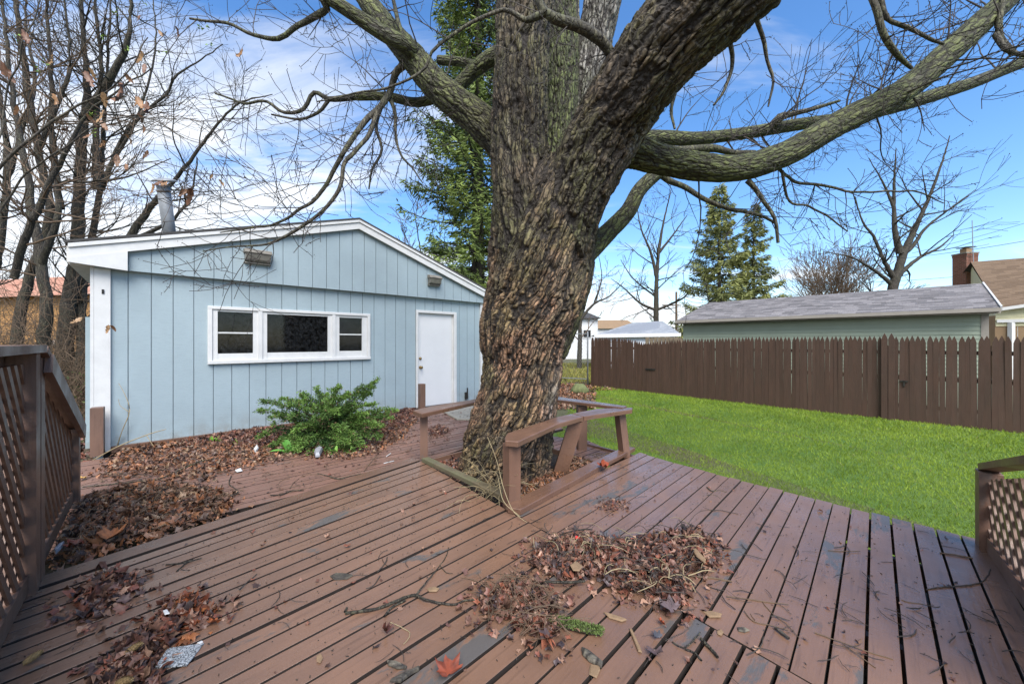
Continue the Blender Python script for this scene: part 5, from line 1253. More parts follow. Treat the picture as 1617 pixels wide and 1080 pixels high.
# undergrowth between the left trees
under = []
cfU = dict(seg=.12, wig=.28, trop=[.02, 0], kids=[3, 3], maxl=2, rmin=.0035, ang=(25, 70), lr=(.5, .8), t0=.1)
for k in range(420):
    px = random.uniform(-60, 145); dd = random.uniform(5.5, 11); q = W(px, 540, dd); z = float(ground_h(q[0], q[1]))
    grow(under, (q[0], q[1], z), (random.uniform(-.7, .7), random.uniform(-.7, .7), random.uniform(.2, 1.2)), random.choice((.6, 1.0, 1.5, 2.3)), random.uniform(.005, .014), 0, cfU)
tag(tobranches('underbrush', under, 'twig_brown', None), kind='stuff')
P_ = []
for k in range(2600):
    px = random.uniform(-60, 148); dd = random.uniform(5.5, 13); q = W(px, 540, dd); P_.append((q[0], q[1], float(ground_h(q[0], q[1]))+random.random()**2*.9))
P_ = np.array(P_); cl = R.random(len(P_))[:, None]
tuft_mesh('undergrowth_leaves', P_, R.normal(size=P_.shape)+np.array([0, 0, .5]), .07, .035, np.array([.03, .045, .015])*(1-cl)+np.array([.09, .12, .03])*cl, None)

# ---- foreground oak shoots with dry leaves, upper left
oak = empty('oak_sapling', (*W(-60, 540, 3.2)[:2], GZ), 'thin sapling with a few dried brown leaves reaching in at the upper left', 'sapling')
om = [glt([(-120, 700, 3.4, 8), (-60, 420, 3.3, 7), (-10, 280, 3.3, 5), (60, 210, 3.3, 4), (130, 165, 3.3, 3), (190, 130, 3.2, 2), (235, 60, 3.2, 1.5)], .06, .03),
      glt([(-60, 420, 3.3, 4), (20, 300, 3.3, 3), (90, 240, 3.2, 2.6), (150, 200, 3.2, 2.2), (220, 185, 3.1, 1.8), (290, 215, 3.1, 1.3)], .06, .03),
      glt([(-10, 280, 3.3, 3), (10, 150, 3.3, 2.6), (40, 60, 3.2, 2), (70, -10, 3.2, 1.5)], .06, .03),
      glt([(90, 240, 3.2, 2), (170, 262, 3.2, 1.6), (250, 255, 3.2, 1.4), (320, 275, 3.2, 1.0)], .06, .03)]
of = []
for P, r in om: twigs_on(P, r, 5, .4, dict(cfgb, maxl=2, rmin=.0015), of, 0, .004, lv=1)
tobranches('branch', om, 'bark_grey', oak, 5); tobranches('twigs', of, 'twig_brown', oak)['kind'] = 'stuff'
def leafmesh(name, p, size, col, yawp, curl=.5, parent=None, lobes=False, normal=None, mat='dead_leaf'):
    """one curled leaf with midrib; oak-like blade or five-lobed maple blade"""
    if lobes:
        out_ = []
        for k in range(5):
            a = math.radians(-108+54*k); out_ += [(a-.34, .60), (a-.14, .84), (a, 1.0 if k in (1, 2, 3) else .72), (a+.14, .84)]
        out_ += [(math.radians(150), .32), (math.radians(180), .12), (math.radians(-150), .32)]
        pl = [(r*math.sin(a), r*math.cos(a)) for a, r in out_]
    else:
        pl = []
        for s in (1, -1):
            row_ = [(s*w_, y) for y, w_ in ((-.95, .05), (-.6, .22), (-.45, .15), (-.15, .36), (.05, .24), (.35, .40), (.5, .28), (.75, .26), (.9, .12))]
            pl += row_ if s == 1 else row_[::-1]
        pl.insert(9, (0, 1.0))
    n = len(pl); X = np.array([(0, 0)]+pl)*size*.5
    if not lobes: X = np.array([(0, -.0)]+pl)*size*.5
    z = curl*(X[:, 0]**2)/size*2.2+curl*.5*(X[:, 1]**2)/size*1.4+R.normal(size=n+1)*size*.035*curl*2
    V = np.stack([X[:, 0], X[:, 1], z], 1); Rm = np.array(yawp.to_matrix()); V = V@Rm.T+np.array(p)
    V2 = np.concatenate([V, V-Rm[:, 2]*.0012]); F = [(0, 1+i, 1+(i+1) % n) for i in range(n)]+[(n+1, n+2+(i+1) % n, n+2+i) for i in range(n)]
    C = np.tile(list(col)+[1], (len(V2), 1)); C[:, :3] *= (.75+.5*R.random((len(V2), 1)))
    return mesh_np(name, V2, F, M[mat], parent, True, [('col', 'FLOAT_COLOR', C)])
from mathutils import Euler
lc = [(.28, .15, .07), (.2, .1, .05), (.33, .2, .1), (.15, .07, .04)]
for (px, py, s) in [(8, 112, 32), (42, 62, 20), (142, 128, 22), (148, 118, 16), (192, 150, 30), (222, 92, 18), (228, 110, 14), (220, 30, 14), (165, 158, 18), (160, 185, 20), (146, 190, 20), (165, 200, 16), (222, 165, 20), (234, 172, 24), (216, 165, 12), (228, 195, 24), (205, 125, 18), (200, 265, 14), (185, 255, 18), (205, 220, 12), (230, 245, 12), (242, 300, 14), (300, 310, 24), (288, 305, 14), (352, 290, 12), (333, 280, 8), (250, 290, 14), (258, 293, 14), (282, 52, 12), (255, 55, 10), (380, 85, 14), (26, 175, 14), (85, 95, 14), (170, 520, 12), (180, 518, 10), (120, 507, 14), (104, 205, 16), (90, 160, 16), (140, 215, 14), (163, 228, 12)]:
    d_ = random.uniform(2.9, 3.4) if py < 400 else 4.0
    p = W(px, py, d_); leafmesh('dry_leaf', p, s*1.25/FPX*d_, random.choice(lc), Euler((random.uniform(.8, 2.2), random.uniform(-.8, .8), random.uniform(-.9, .9))), random.uniform(.4, 1.1), oak)
P_ = []; 
gp = [(183, 18), (165, 60), (28, 60), (60, 112), (72, 98), (148, 180), (200, 78), (258, 82), (320, 48), (330, 70), (325, 45), (150, 208), (160, 60), (225, 5)]
for px, py in gp:
    for k in range(5): P_.append(W(px+random.uniform(-5, 5), py+random.uniform(-5, 5), 3.2))
o = tuft_mesh('young_leaves', P_, R.normal(size=(len(P_), 3)), .028, .014, np.tile([.22, .34, .06], (len(P_), 1)), oak)

# ================================================================== YEW BUSH AND SMALL PLANTS
yew = empty('yew_bush', (-2.42, 4.85, FZ), 'low spreading green yew shrub growing against the blue shed wall', 'shrub')
P_ = []; D_ = []; S_ = []; ybr = []; K_ = []
cy = np.array([-2.42, 4.95, FZ+.02])
def frond(p0, tgt, w0, amt=1.0):
    p0 = np.array(p0); tgt = np.array(tgt); n = 9; pts = []
    for i in range(n+1):
        s = i/n; pts.append(p0+(tgt-p0)*s+np.array([0, 0, .10*math.sin(math.pi*s)])+R.normal(size=3)*.012)
    ybr.append((pts, np.linspace(.010, .002, n+1))); Ld = np.linalg.norm(tgt-p0); m = int(Ld*150*amt); dv = (tgt-p0)/Ld; sd = np.cross(dv, (0, 0, 1)); sd /= np.linalg.norm(sd)+1e-6
    for k in range(m):
        s = .22+.78*random.random()**.75; x = s*n; i = min(n-1, int(x)); b = pts[i]+(pts[i+1]-pts[i])*(x-i); sg = random.choice((-1, 1)); ww = w0*(1.08-s)*random.random()+.01
        # side sprig, then needles along it
        dd = dv*.75+sd*sg*.8+np.array([0, 0, random.uniform(-.15, .3)])
        q = b+dd*ww
        for _ in range(5):
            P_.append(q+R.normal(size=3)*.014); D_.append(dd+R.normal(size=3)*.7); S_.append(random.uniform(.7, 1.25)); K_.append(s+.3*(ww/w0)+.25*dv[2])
targets = [(420, 712, 4.5), (450, 722, 4.35), (490, 722, 4.3), (525, 722, 4.3), (555, 718, 4.35), (545, 700, 4.3), (470, 712, 4.25), (600, 690, 4.55), (530, 630, 4.95), (590, 615, 5.0), (460, 660, 4.5), (575, 655, 4.7), (408, 650, 4.7), (622, 648, 4.9), (412, 633, 4.75), (425, 660, 4.6), (410, 690, 4.6), (440, 715, 4.45), (478, 632, 4.9), (500, 613, 4.95), (478, 622, 5.1), (535, 610, 5.0), (570, 612, 4.95), (600, 600, 5.0), (590, 640, 4.9), (618, 662, 4.75), (595, 672, 4.6), (560, 700, 4.45), (520, 715, 4.35), (480, 705, 4.35), (455, 640, 4.7), (560, 640, 4.7), (530, 650, 4.5), (500, 660, 4.4), (470, 680, 4.4), (540, 680, 4.35), (445, 630, 5.0), (610, 655, 5.0), (515, 625, 5.2), (550, 622, 5.2), (580, 690, 4.6), (425, 705, 4.6)]
for (px, py, dd) in targets:
    t_ = W(px, py, dd); frond(cy+R.normal(size=3)*np.array([.10, .06, .02]), t_, .17)
    for k in range(1):
        t2 = t_+R.normal(size=3)*np.array([.13, .14, .07]); t2[2] = max(t2[2], FZ+.05); frond(cy+R.normal(size=3)*np.array([.15, .1, .02]), cy+(t2-cy)*random.uniform(.6, .93), .15, .8)
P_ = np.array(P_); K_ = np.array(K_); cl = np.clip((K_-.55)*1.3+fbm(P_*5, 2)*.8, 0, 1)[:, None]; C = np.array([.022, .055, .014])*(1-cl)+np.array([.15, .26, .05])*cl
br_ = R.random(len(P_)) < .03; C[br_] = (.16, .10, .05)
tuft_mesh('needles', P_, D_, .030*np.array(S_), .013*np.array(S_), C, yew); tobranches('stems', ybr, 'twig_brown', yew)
def blade_plant(name, label, cat, px, py, z, n, ln, wd, col, spread=.8, arch=.5):
    q = G(px, py, z); root = empty(name, q, label, cat)
    for k in range(n):
        a = random.uniform(0, 2*math.pi); l_ = ln*random.uniform(.7, 1.15); w_ = wd*random.uniform(.7, 1.1); el_ = random.uniform(.35, 1.25); d = np.array([math.cos(a), math.sin(a), 0]); s = np.array([-d[1], d[0], 0]); V = []; F = []
        m = 7
        for i in range(m+1):
            t = i/m; c = q+d*(l_*t*math.cos(el_)*spread*1.2)+np.array([0, 0, l_*(t*math.sin(el_)-arch*t*t*.6)]); ww = w_*math.sin(math.pi*min(1, .12+t*.88))**.8
            V += [c-s*ww/2+(0, 0, ww*.25), c, c+s*ww/2+(0, 0, ww*.25)]
            if i < m: F += [(3*i, 3*i+1, 3*i+4, 3*i+3), (3*i+1, 3*i+2, 3*i+5, 3*i+4)]
        V = np.array(V); V[:, 2] = np.maximum(V[:, 2], z+.005)
        C = np.tile(list(col)+[1], (len(V), 1)); C[:, :3] *= random.uniform(.7, 1.15)
        mesh_np('leaf', V, F, M['grass'], root, True, [('col', 'FLOAT_COLOR', C)])
    return root
blade_plant('broadleaf_plant', 'bright green broad-leaved sprout in front of the yew shrub', 'plant', 457, 716, FZ, 9, .22, .07, (.16, .42, .08), .9, .5)
blade_plant('broadleaf_plant', 'small pale green sprout at the foot of the yew shrub, right of the larger one', 'plant', 530, 717, FZ, 4, .12, .04, (.22, .42, .08), .7, .3)
blade_plant('grass_tuft', 'bright green grass tuft at the base of the blue shed wall', 'grass tuft', 338, 700, FZ, 34, .13, .012, (.22, .46, .05), .7, .3)
blade_plant('grass_tuft', 'sparse grass tuft between the wall tuft and the shrub', 'grass tuft', 375, 703, FZ, 10, .11, .010, (.22, .42, .05), .7, .3)
# thin bare shoots against the shed wall corner
sh = empty('bare_shoots', G(215, 712, FZ), 'thin leafless pale shoots leaning in front of the shed wall by the left corner', 'plant')
sp_ = [glt([(184, 712, 4.55, 1.6), (190, 690, 4.5, 1.5), (203, 655, 4.5, 1.4), (204, 640, 4.5, 1.3), (196, 620, 4.5, 1.0), (187, 605, 4.5, .7)], .04, .01), glt([(203, 650, 4.5, 1.0), (190, 640, 4.5, .8), (188, 630, 4.5, .6)], .04, .01),
       glt([(128, 738, 4.2, 1.8), (180, 708, 4.1, 1.7), (230, 688, 4.1, 1.4), (262, 678, 4.1, .9)], .04, .01), glt([(232, 688, 4.1, 1.2), (243, 705, 4.1, .8)], .04, .01)]
tobranches('stem', sp_, 'twig_straw', sh, 4)

# ================================================================== LITTER
def inpoly(x, y, poly):
    poly = np.array(poly, float); c = np.zeros(len(x), bool); j = len(poly)-1
    for i in range(len(poly)):
        xi, yi = poly[i]; xj, yj = poly[j]
        c ^= ((yi > y) != (yj > y)) & (x < (xj-xi)*(y-yi)/(yj-yi+1e-12)+xi); j = i
    return c
def leaf_template():
    t = []
    for k in range(5):
        a = math.radians(-108+54*k); t += [(a-.27, .62), (a, 1.0 if 0 < k < 4 else .75)]
    t += [(math.radians(180), .15)]
    return np.array([(0, 0)]+[(r*math.sin(a), r*math.cos(a)) for a, r in t])*.5
LT = leaf_template()
def leaves(name, pos, size, cols, tilt=.7, curl=.9, parent=None, mat='dead_leaf', asp=.75, kind='stuff'):
    pos = np.asarray(pos); n = len(pos); k = len(LT); S = (np.asarray(size)*np.ones(n))[:, None]
    X = LT[None, :, 0]*S*(asp+R.random((n, 1))*.3)*np.where(R.random((n, 1)) < .5, .55, 1); Y = LT[None, :, 1]*S; cu = curl*R.normal(size=(n, 1)); cv = curl*.6*R.normal(size=(n, 1))
    Z = cu*X*X/S*2.4+cv*Y*Y/S*2+R.normal(size=(n, k))*S*.10*curl
    a = R.random(n)*2*np.pi; ax = R.normal(size=n)*tilt; ay = R.normal(size=n)*tilt
    def rot(P, i, j, an):
        c, s = np.cos(an)[:, None], np.sin(an)[:, None]; A, B = P[i]*c-P[j]*s, P[i]*s+P[j]*c; P[i], P[j] = A, B
    P = [X, Y, Z]; rot(P, 1, 2, ax); rot(P, 0, 2, ay); rot(P, 0, 1, a)
    zmin = P[2].min(1, keepdims=True); P[2] = P[2]-zmin*.6
    V = np.stack(P, -1)+pos[:, None, :]; i = (np.arange(n)*k)[:, None]; j = np.arange(k-1)[None, :]
    F = np.stack([np.broadcast_to(i, (n, k-1)), i+1+j, i+1+(j+1) % (k-1)], -1).reshape(-1, 3)
    cols = np.asarray(cols); C = cols[R.integers(0, len(cols), n)]*(.6+.8*R.random((n, 1))); C = np.concatenate([C, np.ones((n, 1))], 1); C = np.repeat(C, k, axis=0)
    o = mesh_np(name, V.reshape(-1, 3), F, M[mat], parent, False, [('col', 'FLOAT_COLOR', C)])
    if kind: o['kind'] = kind
    return o
PAL = np.array([(.20, .07, .04), (.16, .06, .04), (.14, .065, .045), (.19, .10, .07), (.26, .15, .10), (.08, .045, .038), (.055, .038, .038), (.17, .09, .06), (.12, .058, .045)])
PALW = .74*np.array([(.30, .12, .055), (.36, .20, .12), (.26, .12, .07), (.38, .16, .07), (.16, .09, .06), (.09, .055, .042), (.27, .12, .055), (.36, .24, .15), (.14, .09, .07)])
def mound(poly, z, h, soft=.12):
    P = np.array([G2(px, py, z) for px, py in poly])
    def height(x, y):
        d = np.full(len(x), 9.)
        for i in range(len(P)):
            a, b = P[i], P[(i+1) % len(P)]; e = b-a; t = np.clip(((x-a[0])*e[0]+(y-a[1])*e[1])/(e@e), 0, 1); d = np.minimum(d, np.hypot(x-a[0]-t*e[0], y-a[1]-t*e[1]))
        q = np.stack([x*6, y*6, 0*x], 1)
        return np.clip(d/soft, 0, 1)**.8*h*np.clip(.75+.8*fbm(q, 2), .15, 1.4), d
    return P, height
def pile(name, poly, z, h, dens, size, pal=PAL, soft=.12, tilt=.75, edge=.06, base=True, parent=None, twg=0, curl=.9):
    P, hf = mound(poly, z, h, soft); lo, hi = P.min(0), P.max(0); A_ = (hi-lo).prod(); n = int(A_*dens)
    x = lo[0]+R.random(n)*(hi[0]-lo[0]); y = lo[1]+R.random(n)*(hi[1]-lo[1]); ok = inpoly(x, y, P); x, y = x[ok], y[ok]
    hh, d = hf(x, y); keep = R.random(len(x)) < np.clip(.25+d/edge, 0, 1); x, y, hh = x[keep], y[keep], hh[keep]
    pos = np.stack([x, y, z+hh*R.random(len(x))**.45+.002], 1)
    sz = size*(.45+.75*R.random(len(x))); o = leaves(name, pos, sz, pal, tilt, curl, parent)
    c_ = P.mean(0); Pe = c_+(P-c_)*(1+.10/np.maximum(.12, np.linalg.norm(P-c_, axis=1)))[:, None]; m = int((Pe.max(0)-Pe.min(0)).prod()*dens*.16)
    lo, hi = Pe.min(0), Pe.max(0); x = lo[0]+R.random(m)*(hi[0]-lo[0]); y = lo[1]+R.random(m)*(hi[1]-lo[1]); ok = inpoly(x, y, Pe); x, y = x[ok], y[ok]
    if z < -.07: return o
    leaves('scattered_leaves', np.stack([x, y, np.full(len(x), z+.003)], 1), size*(.3+.7*R.random(len(x))), pal, .3, .7, parent)
    return o
def stray(name, poly, z, n, size, pal=PAL, parent=None):
    P = np.array([G2(px, py, z) for px, py in poly]); lo, hi = P.min(0), P.max(0); x = lo[0]+R.random(n*3)*(hi[0]-lo[0]); y = lo[1]+R.random(n*3)*(hi[1]-lo[1]); ok = inpoly(x, y, P); x, y = x[ok][:n], y[ok][:n]
    return leaves(name, np.stack([x, y, np.full(len(x), z+.003)], 1), size*(.3+.9*R.random(len(x))), pal, .25, .6, parent)
def debris(name, poly, z, n, ln=(.03, .12), r=.0016, hmax=.03, mat='twig_dark'):
    P = np.array([G2(px, py, z) for px, py in poly]); lo, hi = P.min(0), P.max(0); polys = []
    while len(polys) < n:
        x, y = lo+R.random(2)*(hi-lo)
        if not inpoly(np.array([x]), np.array([y]), P)[0]: continue
        a = random.uniform(0, 6.28); l_ = random.uniform(*ln); pts = []; zz = z+.004+random.random()*hmax; b = random.uniform(-.8, .8)
        for t in np.linspace(0, 1, 5): pts.append((x+math.cos(a+b*t)*l_*t, y+math.sin(a+b*t)*l_*t, zz+random.uniform(-.002, .004)+.25*hmax*math.sin(t*3)))
        rr = r*random.uniform(.6, 1.6); polys.append((pts, [rr]*4+[rr*.5]))
    o = tobranches(name, polys, mat, None); o['kind'] = 'stuff'; return o
pA_ = [(846, 864), (875, 850), (935, 848), (985, 862), (1030, 850), (1085, 838), (1118, 850), (1138, 880), (1128, 905), (1092, 912), (1090, 945), (1066, 972), (1040, 962), (1000, 940), (960, 935), (930, 915), (890, 918), (868, 912), (850, 900), (833, 892)]
pB_ = [(755, 938), (800, 922), (855, 930), (880, 950), (888, 985), (882, 1015), (860, 1022), (830, 1003), (795, 985), (755, 965)]
pile('leaf_pile', pA_, 0, .055, 5200, .062)
pile('leaf_pile', pB_, 0, .045, 5600, .060)
pile('leaf_pile', [(122, 930), (165, 908), (213, 912), (219, 935), (190, 955), (165, 980), (128, 978), (112, 955)], 0, .045, 4200, .070)
pile('leaf_pile', [(140, 1085), (150, 1065), (195, 1015), (235, 985), (260, 953), (300, 944), (345, 965), (328, 990), (280, 1005), (262, 1035), (255, 1090)], 0, .045, 4500, .07)
pile('leaf_pile', [(262, 962), (300, 944), (345, 962), (325, 985), (290, 1000), (262, 985)], 0, .05, 2500, .075, np.array([(.25, .075, .03), (.18, .05, .025), (.3, .11, .04)]))
pile('planter_leaves', [(812, 800), (985, 724), (948, 736), (893, 720), (870, 748), (800, 775)], -.075, .05, 3800, .065, PALW, soft=.2)
pile('planter_leaves', [(680, 735), (720, 722), (740, 770), (800, 800), (790, 800)], -.08, .03, 1800, .06, PAL, soft=.2)
pile('leaf_drift', [(72, 903), (92, 850), (125, 790), (200, 768), (270, 762), (345, 778), (380, 795), (362, 815), (300, 838), (215, 868), (120, 893)], FZ, .05, 1500, .085, PALW, soft=.35)
pile('leaf_drift', [(150, 745), (200, 702), (280, 692), (340, 690), (400, 702), (452, 716), (440, 732), (372, 742), (330, 762), (230, 756), (180, 758)], FZ, .035, 900, .062, PALW, soft=.4)
pile('leaf_drift', [(395, 722), (470, 722), (545, 728), (600, 716), (640, 690), (662, 660), (640, 648), (600, 668), (560, 690), (420, 700)], FZ, .03, 950, .058, PALW, soft=.4)
pile('leaf_drift', [(240, 690), (330, 676), (420, 665), (470, 655), (470, 700), (380, 708), (300, 706)], FZ, .05, 1500, .065, PAL, soft=.4)
pile('leaf_drift', [(560, 668), (640, 642), (661, 645), (652, 665), (600, 690)], FZ, .05, 2200, .07, PAL, soft=.3)
pile('leaf_drift', [(676, 680), (690, 672), (712, 680), (700, 690), (680, 690)], FZ, .03, 1500, .06)
pile('leaf_drift', [(740, 668), (700, 655), (760, 640), (770, 660)], FZ, .015, 300, .05)
pile('leaf_clump', [(950, 795), (965, 787), (988, 795), (992, 805), (972, 810), (955, 806)], 0, .025, 3600, .035, PAL, soft=.05)
# leaves on the bank left of the shed and along the fence corner
def gleaves(name, pxr, dr, n, size, pal):
    px = R.uniform(*pxr, n); dd = R.uniform(*dr, n); X = (px-CX)/FPX*dd; Z = ground_h(X, dd); leaves(name, np.stack([X, dd, Z+.01], 1), size*(.5+R.random(n)), pal, .5, .9)
gleaves('ground_leaves', (-150, 150), (3.4, 14), 5200, .10, PAL)
gleaves('ground_leaves', (862, 940), (9.5, 15.5), 2600, .11, PALW)
gleaves('ground_leaves', (925, 975), (13.2, 14.6), 350, .09, PALW)
stray('scattered_leaves', [(60, 930), (660, 735), (790, 800), (900, 860), (1300, 1080), (0, 1080), (0, 1000)], 0, 95, .045)
stray('scattered_leaves', [(1000, 720), (1500, 850), (1600, 1080), (1100, 1080), (850, 830)], 0, 60, .04)
stray('scattered_leaves', [(130, 780), (160, 730), (660, 660), (740, 650), (700, 715), (400, 800)], FZ, 260, .05)
allA = [(20, 960), (660, 735), (800, 800), (1000, 720), (1500, 850), (1610, 1078), (30, 1078)]
debris('twig_debris', allA, .0, 130, (.02, .12), .0012, .004)
debris('twig_debris', [(1040, 860), (1330, 860), (1480, 1075), (1000, 1075)], .0, 42, (.05, .16), .0018, .006)
debris('twig_debris', [(1380, 930), (1560, 930), (1615, 1070), (1420, 1070)], .0, 24, (.04, .14), .0018, .008)
debris('crumb_debris', allA, .0, 1100, (.002, .011), .0013, .0005)
debris('twig_debris', pA_, 0, 260, (.04, .16), .0018, .07); debris('twig_debris', pA_, 0, 70, (.05, .18), .0018, .08, 'twig_straw'); debris('twig_debris', pB_, 0, 150, (.04, .16), .0018, .06, 'twig_brown')
debris('twig_debris', [(74, 897), (125, 790), (200, 768), (380, 795), (215, 868)], FZ, 160, (.05, .2), .0022, .09, 'twig_brown')
debris('twig_debris', [(130, 780), (160, 730), (660, 660), (740, 650), (700, 715), (400, 800)], FZ, 260, (.04, .22), .002, .05, 'twig_brown')
debris('twig_debris', [(130, 780), (160, 730), (660, 660), (740, 650), (700, 715), (400, 800)], FZ, 500, (.01, .04), .002, .01, 'twig_dark')
debris('twig_debris', [(820, 795), (985, 724), (890, 720), (800, 775)], -.07, 90, (.04, .2), .0022, .07, 'twig_brown')
# dead wiry weeds at the foot of the trunk
wee = []
for k in range(44):
    q = G(random.uniform(745, 812), random.uniform(752, 800), -.05); a = random.uniform(-2.6, -.2); pts = [q]; d = Vector((math.cos(a)*.7, math.sin(a)*.6, random.uniform(.5, 1.6))).normalized(); p = Vector(q)
    for i in range(9): d = (d+rv()*.22+Vector((0, 0, -.13))).normalized(); p = p+d*random.uniform(.035, .055); pts.append(tuple(p))
    wee.append((pts, np.linspace(.0028, .001, 10)))
for pts in ([(770, 690, 3.1, .9), (785, 730, 2.95, 1.1), (797, 775, 2.75, 1.3), (812, 808, 2.62, 1.2), (832, 824, 2.56, .8)], [(752, 760, 3.1, .8), (782, 745, 3.0, 1.0), (795, 790, 2.7, 1.2), (822, 815, 2.6, .9)]): wee.append(glt(pts, .04, .01))
tag(tobranches('dead_weed', wee, 'twig_straw', None, 4), 'tangle of dead straw-coloured weed stems at the foot of the big trunk', 'weed')

# sticks and pieces of bark that can be told apart
def stick(label, pts, z=0, mat='twig_dark', subs=(), name='fallen_stick', cat='stick', rough_=.25, group='fallen sticks on the deck'):
    """pts (px,py,r_mm[,lift])"""
    polys = []
    for pl in (pts,)+tuple(subs):
        P = []; r = []
        for q in pl: v = G(q[0], q[1], z); v[2] = z+q[2]/1000+.002+(q[3] if len(q) > 3 else 0); P.append(v); r.append(q[2]/1000)
        P, r = spline(P, r, .015); P = P+np.stack([pnoise(P*30), pnoise(P*30+5), .3*pnoise(P*30+9)], 1)*.004; r = r*(1+rough_*pnoise(P*60+3)*1.5); polys.append((P, r))
    Vv, Ff, _ = tubes(polys, 6); return tag(mesh_np(name, Vv, Ff, M[mat], None, True), label, cat, group)
stick('long crooked mossy black stick lying left of the second leaf pile', [(546, 971, 7), (575, 967, 7), (600, 962, 7), (630, 950, 7), (655, 942, 7), (670, 950, 6, .004), (700, 955, 5), (720, 956, 5), (735, 950, 4.5), (760, 949, 4)], 0, 'bark_tree', subs=([(655, 944, 5), (672, 925, 4, .01), (690, 900, 3), (705, 878, 3), (708, 865, 2)], [(545, 968, 6), (548, 962, 6)], [(640, 950, 5), (620, 960, 5), (607, 975, 5)], [(694, 893, 2), (705, 905, 2), (715, 906, 1.5)]))
stick('forked dark twig with curled tips above the long crooked stick', [(600, 910, 3), (590, 925, 2.5), (578, 930, 2)], 0, 'twig_dark', subs=([(612, 880, 2), (608, 890, 3), (596, 905, 3)],))
stick('slim grey branch crossing the boards right of the large leaf pile', [(1068, 905, 4), (1100, 912, 4.5), (1130, 915, 4.5), (1156, 920, 4.5)], 0, 'twig_brown')
stick('long thin stick curving beside the right railing foot', [(1462, 932, 2.5), (1490, 928, 3), (1530, 925, 3), (1550, 920, 3), (1560, 910, 3), (1564, 900, 2.5)], 0, 'twig_dark')
stick('short straight grey stick nearest the right railing post', [(1485, 874, 3.5), (1510, 878, 4.5), (1536, 883, 4.5)], 0, 'twig_brown')
stick('short bent reddish twig on the boards left of the curving stick', [(1423, 948, 2.2), (1435, 952, 2.2), (1458, 955, 2)], 0, 'twig_brown')
stick('branched brown twig with fine side shoots in the right foreground', [(1148, 943, 2.5), (1180, 947, 2.5), (1215, 952, 2.2), (1245, 955, 1.6)], 0, 'twig_brown', subs=([(1203, 950, 2), (1220, 970, 2), (1240, 985, 1.8), (1262, 1008, 1.5)], [(1175, 966, 2, .004), (1190, 982, 2.2), (1215, 988, 2.2), (1245, 996, 2)], [(1185, 970, 1.4), (1192, 980, 1.8)], [(1228, 952, 1.3), (1250, 970, 1)]))
stick('long pale straight twig in the lower right foreground', [(1286, 1000, 2.2), (1320, 1012, 2.2), (1370, 1030, 2), (1410, 1042, 1.6)], 0, 'twig_brown', subs=([(1330, 1017, 1.8), (1355, 1035, 1.6), (1382, 1055, 1.4)],))
stick('mossy half-round twig lying across two boards at lower right', [(1223, 993, 5), (1235, 1002, 6), (1246, 1010, 5)], 0, 'bark_grey')
stick('stubby bark-covered stick near the bottom right of the leaf pile', [(1106, 1010, 5), (1118, 1022, 6), (1134, 1040, 5)], 0, 'bark_tree')
stick('crooked dark twig pointing at the bottom edge, right of the second pile', [(1082, 1027, 4), (1098, 1033, 4), (1108, 1045, 3)], 0, 'bark_tree', subs=([(1062, 1015, 2.5), (1080, 1025, 3), (1095, 1012, 3), (1106, 1000, 2.5)],))
stick('pale zigzag twig on the boards below the long crooked stick', [(615, 983, 1.5), (632, 990, 1.6), (647, 1000, 1.6), (643, 1012, 1.5), (637, 1018, 1.3)], 0, 'twig_straw')
stick('dark curved stick just behind the upper edge of the large leaf pile', [(877, 848, 3), (895, 842, 4), (920, 837, 4), (937, 837, 3)], 0, 'bark_tree')
stick('thick dark stick poking from the lower left of the large leaf pile', [(858, 920, 5), (890, 922, 6.5), (924, 920, 6)], .02, 'bark_tree')
stick('crossed dark twigs on the boards between the left leaf clumps', [(262, 893, 4), (290, 890, 4), (305, 884, 3)], 0, 'bark_tree', subs=([(278, 903, 3), (295, 890, 3), (318, 882, 3)],))
stick('small forked twig with a curled wire-thin tail near the left deck edge', [(378, 932, 3), (388, 922, 2.5), (406, 907, 2)], 0, 'twig_dark')
stick('thin straight twig lying on the boards in the right middle', [(1308, 870, 2), (1330, 871, 2), (1356, 871, 2)], 0, 'twig_brown')
stick('wavy thin twig on the boards above the large leaf pile at right', [(1070, 855, 2), (1100, 812, 2), (1130, 806, 2.2), (1166, 812, 1.6)], 0, 'twig_dark')
stick('greenish knotted twig near the lawn edge of the deck', [(1116, 770, 4), (1124, 776, 4), (1136, 775, 2.5), (1148, 778, 2)], 0, 'bark_fine', subs=([(1116, 782, 2), (1130, 783, 2), (1140, 790, 1.5)],))
FK = dict(z=FZ, group='fallen sticks on the lower deck')
stick('long green-barked stick lying across the lower deck leaves', [(130, 770, 4), (180, 765, 5), (250, 757, 6), (290, 745, 6, .03), (320, 735, 6, .04), (345, 728, 5, .03)], mat='bark_fine', **FK)
stick('long thin dark twig beside the green-barked stick', [(128, 760, 3), (160, 750, 3), (200, 748, 3), (240, 752, 3)], mat='twig_dark', **FK)
stick('thin forked twig pair near the edge board in front of the shrub', [(427, 783, 4), (445, 782, 6), (460, 776, 5), (480, 775, 3)], mat='bark_tree', subs=([(458, 772, 2), (462, 765, 2), (472, 756, 1.5)],), **FK)
stick('wiggly dark twig standing on the lower deck right of the leaf drift', [(365, 752, 4), (362, 765, 4), (375, 775, 4), (372, 782, 5), (360, 782, 7)], mat='bark_tree', **FK)
stick('greenish bundle of twigs on the lower deck below the shrub', [(501, 748, 3), (520, 753, 5), (535, 757, 6), (555, 752, 4), (575, 748, 3)], mat='bark_fine', subs=([(575, 745, 2), (590, 725, 2), (612, 700, 2)],), **FK)
stick('slim twig running toward the left bench leg', [(540, 712, 3), (570, 713, 3), (600, 704, 3), (640, 700, 3)], mat='bark_tree', **FK)

